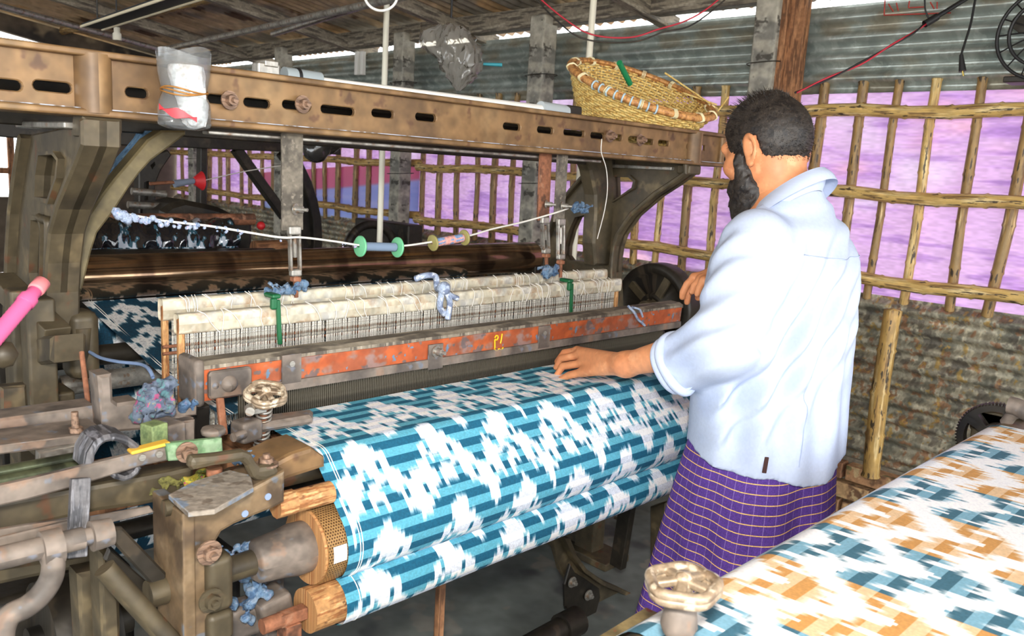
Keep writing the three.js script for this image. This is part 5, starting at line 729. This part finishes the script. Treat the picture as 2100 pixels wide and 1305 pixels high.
// ---------- knotted rags, pink tube ----------
{
  const rag = thing('knotted_rag', 'grey-blue rag knotted around the heald shafts', 'rag'), rm = worn([166, 180, 204], [[[120, 132, 160], 5, 5, 0.5, 0.2], [[216, 222, 232], 8, 8, 0.6, 0.1]], { size: 0.08, rough: 0.9 });
  part(rag, 'strip', [tube([[1.277,1.138,-1.62], [1.289,1.148,-1.6], [1.325,1.144,-1.6], [1.331,1.116,-1.6], [1.296,1.114,-1.54], [1.289,1.079,-1.535], [1.305,1.06,-1.535]], 0.008, 8, 40), tube([[1.295,1.127,-1.535], [1.314,1.109,-1.53], [1.34,1.098,-1.53]], 0.007, 8, 16), tube([[1.302,1.122,-1.535], [1.315,1.093,-1.53], [1.311,1.048,-1.53]], 0.0075, 8, 20)], rm, 'twisted cloth strips');
  const kn = new THREE.IcosahedronGeometry(0.016, 3), p = kn.attributes.position; for (let i = 0; i < p.count; i++) { const k = 0.8 + 0.4 * n3(p.getX(i) * 120, p.getY(i) * 120, p.getZ(i) * 120); p.setXYZ(i, p.getX(i) * k, p.getY(i) * k, p.getZ(i) * k); } kn.translate(...[1.299,1.125,-1.535]); part(rag, 'knot', clean(buv(kn)), rm);
  one('blue_tie', [tube([[1.891,1.055,-1.42], [1.908,1.038,-1.41], [1.93,1.015,-1.41], [1.966,0.993,-1.41]], 0.004, 6, 20), tube([[1.91,1.05,-1.42], [1.935,1.042,-1.41], [1.952,1.02,-1.41]], 0.0035, 6, 16)], rm, 'pale blue string tied round the right end of the orange beam', 'string');
  const a = [0.306,1.111,-1.42], b = [0.407,1.194,-1.5], pk = plain(0xe2679a, 0.45), L = dist(a, b), d = V(b).sub(V(a)).normalize();
  const pt = thing('pink_tube', 'pink plastic tube leaning against the left frame', 'tube');
  part(pt, 'tube_body', lathe([[0.0005, 0], [0.0125, 0], ...Array.from({ length: 24 }, (_, i) => [0.0125 + (i % 2) * 0.0006, 0.01 + i * (L * 0.62) / 24]), [0.0145, L * 0.64], [0.0145, L * 0.74], [0.011, L * 0.76], [0.011, L * 0.86], [0.0005, L * 0.86]], a, [d.x, d.y, d.z], 18), pk);
  part(pt, 'tube_cap', lathe([[0.0005, L * 0.85], [0.012, L * 0.85], [0.013, L * 0.88], [0.0125, L], [0.0005, L]], a, [d.x, d.y, d.z], 18), plain(0xe88a8e, 0.5));
  one('yarn_end', tube([[0.545,1.016,-1.72], [0.551,1.012,-1.68], [0.562,1.015,-1.62], [0.577,1.024,-1.54], [0.566,1.028,-1.47], [0.563,1.021,-1.45]], 0.0035, 6, 40), plain(0x7d93b8, 0.9), 'blue yarn end running from the left frame to the orange beam', 'yarn');
}
// ---------- cut plastic bottle wired to the rail ----------
{
  const cx = [0.638,1.537,-1.5], bt = thing('cut_plastic_bottle', 'cut clear plastic bottle holding white cloth, wired to the slotted rail', 'bottle');
  const S = 1.5 / 1700 * 1.02, prof = [[0.002, 1.462], [0.02, 1.456], [0.036, 1.462], [0.042, 1.475], [0.0445, 1.49], [0.043, 1.505], [0.036, 1.517], [0.034, 1.522], [0.037, 1.54], [0.04, 1.56], [0.043, 1.585]];
  const wallF = (u, v) => { const a = u * 6.2832, k = v * (prof.length - 1), i = Math.min(prof.length - 2, Math.floor(k)), t = k - i; let r = lerp(prof[i][0], prof[i + 1][0], t), y = lerp(prof[i][1], prof[i + 1][1], t); if (y < 1.47) r *= 1 + 0.12 * Math.cos(a * 5); y += (v > 0.7 ? (v - 0.7) * (0.02 * Math.sin(a * 2 + 2.4) + 0.05 * Math.max(0, Math.sin(a + 2.6))) : 0); return [cx[0] + 1.06 * r * Math.cos(a) + 0.003 * Math.sin(v * 9 + a), y, -1.478 + r * 0.92 * Math.sin(a)]; };
  part(bt, 'bottle_wall', sheet(60, 40, wallF), new THREE.MeshPhysicalMaterial({ color: 0xdfe3e6, roughness: 0.16, transmission: 0.88, thickness: 0, clearcoat: 0.5 }), 'clear cut bottle wall');
  part(bt, 'wire_tie', [0, 0.003, -0.003].map((k) => tube(Array.from({ length: 24 }, (_, i) => { const a = i / 24 * 6.2832; return [cx[0] + 0.039 * Math.cos(a), 1.52 + k + 0.004 * Math.cos(a * 2 + k * 300), -1.478 + 0.036 * Math.sin(a)]; }), 0.0014, 5, 60, true)), plain(0xb07a3a, 0.5, 0.3), 'twisted copper-brown wire');
  part(bt, 'white_cloth', nets((x, y, z) => Math.max(cap(x, y, z, [cx[0] + 0.014, 1.482, -1.468], [cx[0] + 0.002, 1.56, -1.474], 0.019, 0.024) - 0.009 * n3(x * 110, y * 60, z * 110), y - 1.566), [cx[0] - 0.05, 1.44, -1.53], [cx[0] + 0.06, 1.6, -1.42], 0.004), worn([246, 244, 240], [[[226, 214, 206], 4, 4, 0.55, 0.2]], { size: 0.1, rough: 0.9 }), 'crumpled white cloth inside');
  part(bt, 'red_label', sheet(10, 4, (u, v) => { const a = 1.5 + u * 1.5; return [cx[0] + 0.0475 * Math.cos(a), lerp(1.477, 1.488, v) + 0.016 * (u - 0.5) + 0.004 * Math.sin(u * 9 + v * 4) , -1.478 + 0.0425 * Math.sin(a)]; }), plain(0xd23a44, 0.5), 'remnant of a red label');
}
// ---------- white lamp tube lying along the back of the rail ----------
{
  const t = thing('lamp_tube', 'white unlit tube lamp with grey sockets along the top of the rail', 'lamp');
  const a = [0.984,1.581,-1.63], b = [1.719,1.587,-1.63];
  part(t, 'glass_tube', cyl(a, b, 0.013, 0.013, 18), plain(0xf4f2ec, 0.35)); 
  part(t, 'socket', [cyl([0.916,1.586,-1.63], [1.002,1.585,-1.63], 0.019, 0.019, 20)], plain(0x9aa4a8, 0.5)); part(t, 'band', cyl([0.943,1.586,-1.63], [0.95,1.586,-1.63], 0.0205, 0.0205, 20), M.black);
  part(t, 'end_fitting', [box(0.05, 0.035, 0.03, [0.875,1.589,-1.63], [0, 0, 0], 0.004), box(0.03, 0.012, 0.04, [0.878,1.605,-1.63], [0, 0, 0], 0.002)], M.steel);
  part(t, 'socket', [cyl([1.699,1.591,-1.63], [1.804,1.589,-1.63], 0.019, 0.019, 20)], plain(0xb4bcc0, 0.5)); part(t, 'clamp', [box(0.06, 0.03, 0.03, [1.829,1.594,-1.63], [0, 0, 0], 0.005)], M.dark);
}
// ---------- basket on the rail ----------
{
  const bk = thing('wicker_basket', 'shallow woven cane basket tilted on top of the slotted rail', 'basket', undefined, [2.35, 1.572, -1.835]);
  bk.rotation.set(0.4, 0, 0.05);
  const cane = [worn([226, 196, 120], [[[190, 150, 80], 5, 5, 0.5, 0.2], [[244, 224, 164], 8, 8, 0.6, 0.1]], { size: 0.1, rough: 0.5 }), worn([206, 150, 90], [[[160, 106, 60], 4, 9, 0.5, 0.15]], { size: 0.1, rough: 0.5 })];
  const rad = (t) => 0.62 + 0.38 * Math.pow(t, 0.75), RX = 0.252, RZ = 0.252, Hh = 0.15, rings = [], stakes = [], N = 60;
  for (let k = 0; k < 19; k++) { const t = k / 18, p = []; for (let i = 0; i < N; i++) { const a = i / N * 6.2832, w = ((i + k) % 2 ? 1 : -1) * 0.0042; p.push([(RX * rad(t) + w) * Math.cos(a), Hh * t, (RZ * rad(t) + w) * Math.sin(a)]); } rings.push(tube(p, 0.0042, 5, 240, true)); }
  for (let i = 0; i < N; i++) { const a = i / N * 6.2832, p = []; for (let k = 0; k <= 6; k++) { const t = k / 6; p.push([RX * rad(t) * Math.cos(a), Hh * t, RZ * rad(t) * Math.sin(a)]); } stakes.push(tube(p, 0.0036, 5, 12)); }
  for (let k = 1; k < 9; k++) { const p = [], s = k / 9 * 0.62; for (let i = 0; i < 40; i++) { const a = i / 40 * 6.2832; p.push([RX * s * Math.cos(a), 0.002 + (i % 2) * 0.003, RZ * s * Math.sin(a)]); } rings.push(tube(p, 0.006, 5, 120, true)); }
  part(bk, 'woven_wall', rings, cane[0], 'woven cane strands', 'stuff'); part(bk, 'stakes', stakes, cane[0], 'upright cane stakes', 'stuff');
  const ringP = (r, y, q = 0) => Array.from({ length: 40 }, (_, i) => { const a = i / 40 * 6.2832; return [(RX + r) * Math.cos(a), Hh + y + q * Math.sin(a * 3), (RZ + r) * Math.sin(a)]; });
  part(bk, 'rim_hoop', [tube(ringP(0.006, 0.006), 0.0115, 8, 160, true), tube(ringP(-0.012, 0.012, 0.001), 0.006, 6, 160, true)], cane[1], 'split cane rim hoops');
  const ties = []; for (let i = 0; i < 14; i++) { const a = i / 14 * 6.2832 + 0.2, x = (RX) * Math.cos(a), z = (RZ) * Math.sin(a), nx = Math.cos(a), nz = Math.sin(a); for (let k = -1; k <= 1; k++) { const o = k * 0.005; ties.push(tube([[x + nx * 0.02 - nz * o, Hh + 0.005, z + nz * 0.02 + nx * o], [x - nz * o, Hh + 0.021, z + nx * o], [x - nx * 0.02 - nz * o, Hh + 0.008, z - nz * 0.02 + nx * o], [x - nz * o, Hh - 0.008, z + nx * o]], 0.0022, 4, 16, true)); } }
  part(bk, 'rim_binding', ties, plain(0xf0e4b8, 0.6), 'pale binding loops', 'stuff');
  const bw = []; for (let i = 0; i < 9; i++) { const a = 2.25 + i * 0.105, x = (RX + 0.006) * Math.cos(a), z = (RZ + 0.006) * Math.sin(a); bw.push(tube(Array.from({ length: 10 }, (_, k) => { const b = k / 10 * 6.2832; return [x + 0.0135 * Math.cos(b) * Math.cos(a), Hh + 0.006 + 0.0135 * Math.sin(b), z + 0.0135 * Math.cos(b) * Math.sin(a)]; }), 0.003, 5, 20, true)); }
  part(bk, 'blue_wrapping', bw, plain(0xb8d4e2, 0.8), 'pale blue string wrapped round the rim', 'stuff');
  one('green_tube', cyl([2.066,1.76,-1.66], [2.153,1.707,-1.68], 0.009, 0.009, 14), plain(0x17804e, 0.35), 'green plastic tube standing in the cane basket', 'tube');
  const tw = thing('cane_offcuts', 'loose cane strips sticking out of the basket', 'cane'); for (const [a, b] of [[[2.279,1.753,-1.64], [2.571,1.669,-1.62]], [[2.547,1.657,-1.6], [2.606,1.71,-1.6]], [[2.474,1.713,-1.7], [2.537,1.677,-1.6]]]) part(tw, 'strip', cyl(a, b, 0.0032, 0.0032, 6), cane[0]);
}
// ---------- poles, bag, lamps, wires ----------
one('plastic_pole', cyl([2.008, 2.43, -2.787], [1.935, 0.86, -2.69], 0.0115, 0.0115, 14), plain(0xe8e4d2, 0.4), 'thin white plastic pole beside the hanging plastic bag', 'pole');
one('plastic_pole', cyl([2.66, 2.33, -2.29], [2.50, 0.02, -2.18], 0.0135, 0.0135, 14), plain(0xeee8d4, 0.4), 'white plastic pole rising behind the cane basket', 'pole');
{
  const c = [2.021,1.811,-2.389], bagM = new THREE.MeshPhysicalMaterial({ color: 0xcac6be, roughness: 0.16, transmission: 0.72, thickness: 0, clearcoat: 0.6 });
  const A = [2.024,1.927,-2.415], B = [2.054,1.909,-2.38], C1 = [2.04,1.822,-2.372], C2 = [2.03,1.7,-2.352], D1 = [1.971,1.885,-2.458], D2 = [1.976,1.825,-2.438];
  const f = (x, y, z) => { const w = 0.07 * Math.abs(n3(x * 26, y * 9, z * 26) - 0.5) + 0.03 * Math.abs(n3(x * 60, y * 26, z * 60, 4) - 0.5); let d = smin(cap(x, y, z, A, C1, 0.07, 0.1), cap(x, y, z, C1, C2, 0.1, 0.012), 0.02); d = smin(d, cap(x, y, z, D1, D2, 0.035, 0.05), 0.03); d = smin(d, cap(x, y, z, D1, A, 0.03, 0.04), 0.03); return d + w - 0.004; };
  const lobe = (ax, nu, nv, s) => { const g = sheet(nu, nv, (u, v) => { const k = v * (ax.length - 1), i = Math.min(ax.length - 2, Math.floor(k)), t = k - i, a = u * 6.2832, q = [0, 1, 2, 3].map((m) => lerp(ax[i][m], ax[i + 1][m], t)), fold = (0.72 + 0.36 * hash(Math.round(u * nu) % nu, Math.round(v * nv), s)); const r = q[3] * fold; return [q[0] + 0.7 * r * Math.cos(a), q[1] + 0.03 * q[3] / 0.1 * (hash(Math.round(u * nu) % nu, 7 + Math.round(v * nv), s) - 0.5), q[2] + 0.7 * r * Math.sin(a)]; }); return g; };
  one('plastic_bag', [lobe([[...A, 0.02], [...[2.029,1.903,-2.405], 0.085], [...[2.034,1.847,-2.385], 0.12], [...[2.037,1.787,-2.366], 0.115], [...[2.032,1.735,-2.359], 0.07], [...[2.023,1.689,-2.356], 0.012]], 44, 22, 3), lobe([[...[1.985,1.915,-2.422], 0.02], [...[1.958,1.882,-2.441], 0.06], [...[1.96,1.839,-2.428], 0.075], [...[1.976,1.801,-2.403], 0.03]], 30, 12, 9), lobe([[...[1.991,1.904,-2.442], 0.015], [...[2.022,1.814,-2.432], 0.03], [...[2.032,1.736,-2.402], 0.02], [...[2.021,1.696,-2.36], 0.006]], 10, 7, 4)], bagM, 'grey translucent plastic bag hanging from the roof by the posts', 'bag');
  one('plastic_bag', nets((x, y, z) => { const q = [2.065,1.475,-3.3]; return cap(x, y, z, [q[0], q[1] + 0.05, q[2]], [q[0] - 0.05, q[1] - 0.02, q[2]], 0.09, 0.06) + 0.03 * Math.abs(n3(x * 30, y * 20, z * 30) - 0.5); }, [...[2.065,1.475,-3.3]].map((v) => v - 0.2), [...[2.065,1.475,-3.3]].map((v) => v + 0.2), 0.008), new THREE.MeshPhysicalMaterial({ color: 0x3a3836, roughness: 0.2, clearcoat: 1 }), 'dark shiny bag hanging behind the grey strap', 'bag');
  one('bag_cord', tube([[A[0], A[1] + 0.02, A[2]], [A[0], roofY(A[0]) + 0.04, A[2]]], 0.004, 6), M.black, 'cord holding the grey plastic bag', 'cord');
}
{
  const a = [1.098,1.843,-3.324], b = [1.074,1.863,-2.345], t = thing('ceiling_lamp', 'slim unlit tube lamp tray hung under the roof sheets', 'lamp');
  const wd = V(b).sub(V(a)).cross(new THREE.Vector3(0, 1, 0)).normalize(), n = [wd.x * 0.036, 0, wd.z * 0.036]; part(t, 'tray', bar(a, b, 0.07, 0.012, [wd.x, wd.y, wd.z]), plain(0x3c4248, 0.4, 0.3));
  for (const s of [-1, 1]) part(t, 'tray_edge', cyl([a[0] + s * n[0], a[1] - 0.006, a[2] + s * n[2]], [b[0] + s * n[0], b[1] - 0.006, b[2] + s * n[2]], 0.005, 0.005, 8), plain(0xe8dcc0, 0.4));
  part(t, 'hanger', [cyl([a[0] + 0.02, a[1], a[2]], [a[0] + 0.02, roofY(a[0]) + 0.04, a[2]], 0.003, 0.003, 6), cyl([b[0], b[1], b[2]], [b[0], roofY(b[0]) + 0.04, b[2]], 0.003, 0.003, 6)], M.dark);
  const h = thing('lamp_holder', 'small pale lamp holder hanging under the roof', 'lamp'), p = [1.315,1.87,-3.688]; part(h, 'holder', lathe([[0.001, 0.03], [0.012, 0.03], [0.012, 0.01], [0.017, 0.006], [0.017, -0.02], [0.001, -0.02]], p, [0, 1, 0], 16), plain(0xd8d2c0, 0.5)); part(h, 'flex', cyl([p[0], p[1] + 0.03, p[2]], [p[0], roofY(p[0]) + 0.04, p[2]], 0.003, 0.003, 6), M.black);
  one('white_hoop', tube(Array.from({ length: 20 }, (_, i) => { const q = [1.482,1.897,-2.088], s = i / 20 * 6.2832; return [q[0] + 0.034 * Math.cos(s), q[1] + 0.045 * Math.sin(s), q[2] + 0.034 * Math.cos(s)]; }), 0.004, 8, 60, true), M.white, 'white wire hoop hanging from the roof', 'hoop');
  const hp = [1.484,1.922,-2.092]; one('hoop_cord', cyl([hp[0], hp[1] + 0.03, hp[2]], [hp[0], roofY(hp[0]) + 0.04, hp[2]], 0.002, 0.002, 6), M.black, 'thin cord holding the white wire hoop', 'cord');
}
const redW = plain(0xb8283a, 0.5);
{
  const tw = thing('electric_cable', 'twisted red and black wires sagging across the right corrugated wall', 'cable');
  const path = [[2.699,1.729,-1.4],[2.783,1.784,-1.33],[2.863,1.839,-1.263],[2.944,1.907,-1.198],[2.997,1.949,-1.157],[3.033,1.986,-1.13]], off = (k) => path.map((p, i) => [p[0], p[1] + 0.004 * Math.sin(i * 2.4 + k), p[2] + 0.004 * Math.cos(i * 2.4 + k)]);
  part(tw, 'red_wire', tube(off(0), 0.0032, 6, 60), redW); part(tw, 'black_wire', tube(off(3.1), 0.0032, 6, 60), M.black);
  part(tw, 'sleeve', [tube([[3.03,1.984,-1.132],[3.052,2.002,-1.115],[3.089,2.034,-1.085],[3.146,2.083,-1.041],[3.196,2.123,-1.001]], 0.008, 8, 30), tube([[3.017,1.979,-1.13],[3.037,1.996,-1.114],[3.049,2.007,-1.104]], 0.0125, 8, 10)], M.black, 'thick black taped sleeve');
  part(tw, 'loose_wire', tube([[3.04,1.998,-1.126],[3.034,2.029,-1.14],[3.035,2.062,-1.147],[3.035,2.094,-1.155]], 0.003, 6, 20), M.black);
  const w2 = thing('electric_cable', 'red and dark wires drooping along the wall plate above the basket', 'cable');
  part(w2, 'red_wire', tube([[2.162,2.048,-2.164],[2.199,1.996,-2.113],[2.243,1.946,-2.056],[2.288,1.907,-2.001],[2.335,1.894,-1.95],[2.408,1.9,-1.879],[2.471,1.931,-1.823],[2.534,1.961,-1.768],[2.586,1.999,-1.726],[2.652,2.07,-1.677]], 0.003, 6, 90), redW);
  part(w2, 'black_wire', tube([[2.168,2.038,-2.169],[2.216,1.962,-2.102],[2.271,1.896,-2.03],[2.33,1.878,-1.966],[2.428,1.889,-1.871],[2.491,1.924,-1.816],[2.554,1.947,-1.759],[2.606,1.993,-1.718],[2.666,2.061,-1.675]], 0.0028, 6, 90), M.dark);
  const pg = thing('power_plug', 'black power plug hanging on its lead before the corrugated wall', 'plug');
  part(pg, 'lead', tube([[3.166,2.112,-1.029],[3.153,2.055,-1.027],[3.138,1.989,-1.025],[3.118,1.924,-1.028],[3.107,1.887,-1.03]], 0.004, 8, 30), M.black); const q = [3.107,1.887,-1.03], e = [3.106,1.833,-1.018];
  part(pg, 'plug_body', [cyl(q, e, 0.006, 0.012, 12)], M.black); part(pg, 'pin', [cyl(e, [3.107,1.817,-1.013], 0.003, 0.003, 8)], plain(0xc8b060, 0.3, 0.8));
  const fn = thing('wall_fan', 'black wire-guarded fan at the edge of the right wall', 'fan'), fc = [3.12,1.938,-0.785];
  const circ = (r, x) => tube(Array.from({ length: 36 }, (_, i) => { const a = i / 36 * 6.2832; return [x, fc[1] + r * Math.sin(a), fc[2] + r * Math.cos(a)]; }), 0.006, 6, 90, true);
  part(fn, 'guard', [circ(0.14, 3.1), circ(0.1, 3.08), ...Array.from({ length: 16 }, (_, i) => { const a = i / 16 * 6.2832; return tube([[3.06, fc[1], fc[2]], [3.07, fc[1] + 0.07 * Math.sin(a), fc[2] + 0.07 * Math.cos(a)], [3.1, fc[1] + 0.14 * Math.sin(a), fc[2] + 0.14 * Math.cos(a)]], 0.0025, 5, 10); })], M.black);
  for (let i = 0; i < 3; i++) part(fn, 'blade', ext('x', 3.11, 0.008, Array.from({ length: 10 }, (_, k) => { const t = k / 9, a = i * 2.094 + 0.9 * Math.sin(t * 3.14); const r = 0.02 + 0.1 * Math.sin(t * 1.57 + (k > 4 ? 0 : 0)); return [fc[2] + (0.02 + 0.1 * Math.sin(t * 3.14)) * Math.cos(i * 2.094 + t * 1.2), fc[1] + (0.02 + 0.1 * Math.sin(t * 3.14)) * Math.sin(i * 2.094 + t * 1.2)]; }), [], 0.002), M.dark);
  part(fn, 'motor', [cyl([3.1, fc[1], fc[2]], [3.24, fc[1], fc[2]], 0.045, 0.04, 20), box(0.06, 0.05, 0.05, [3.25, fc[1], fc[2]])], M.black); part(fn, 'bracket', [bar([3.2, fc[1], fc[2]], [3.2, fc[1] - 0.2, fc[2] + 0.08], 0.02, 0.02), box(0.1, 0.02, 0.1, [3.2,1.807,-0.854], [0, 0, 0], 0.004)], M.dark);
  one('sheet_stamp', [...[[0, 1815, 0, 1960, -4], [1, 1815, 30, 1962, 24]].map(() => null).filter(Boolean), ...[[[3.283,2.132,-1.386], [3.283,2.073,-1.382]], [[3.283,2.073,-1.382], [3.283,2.061,-1.144]], [[3.283,2.116,-1.295], [3.283,2.092,-1.295]], [[3.283,2.092,-1.295], [3.283,2.09,-1.238]], [[3.283,2.113,-1.371], [3.283,2.083,-1.349]], [[3.283,2.114,-1.342], [3.283,2.085,-1.331]], [[3.283,2.105,-1.22], [3.283,2.08,-1.203]], [[3.283,2.103,-1.196], [3.283,2.079,-1.193]]].map(([a, b]) => cyl(a, b, 0.0025, 0.0025, 5))], plain(0xb04038, 0.8), 'faded red printed stamp on the corrugated sheet', 'stamp');
  for (const p of [[3.26,2.056,-4.838], [3.26,2.054,-4.776]]) part(wallR, 'white_batten', box(0.03, 0.15, 0.03, p, [0, 0, 0], 0.004), M.white);
  one('teal_stick', cyl([2.122,1.795,-2.355], [2.179,1.796,-2.298], 0.005, 0.007, 8), plain(0x3aa0b0, 0.5), 'short teal stick behind the grey plastic bag', 'stick');
  one('hanging_wire', tube([[1.816,1.517,-1.5], [1.817,1.484,-1.5], [1.844,1.439,-1.5], [1.857,1.385,-1.5], [1.852,1.323,-1.5], [1.829,1.24,-1.5]], 0.0014, 5, 40), threadMat, 'thin white string dangling from a slot of the rail', 'string');
}
renderer.render(scene, camera);
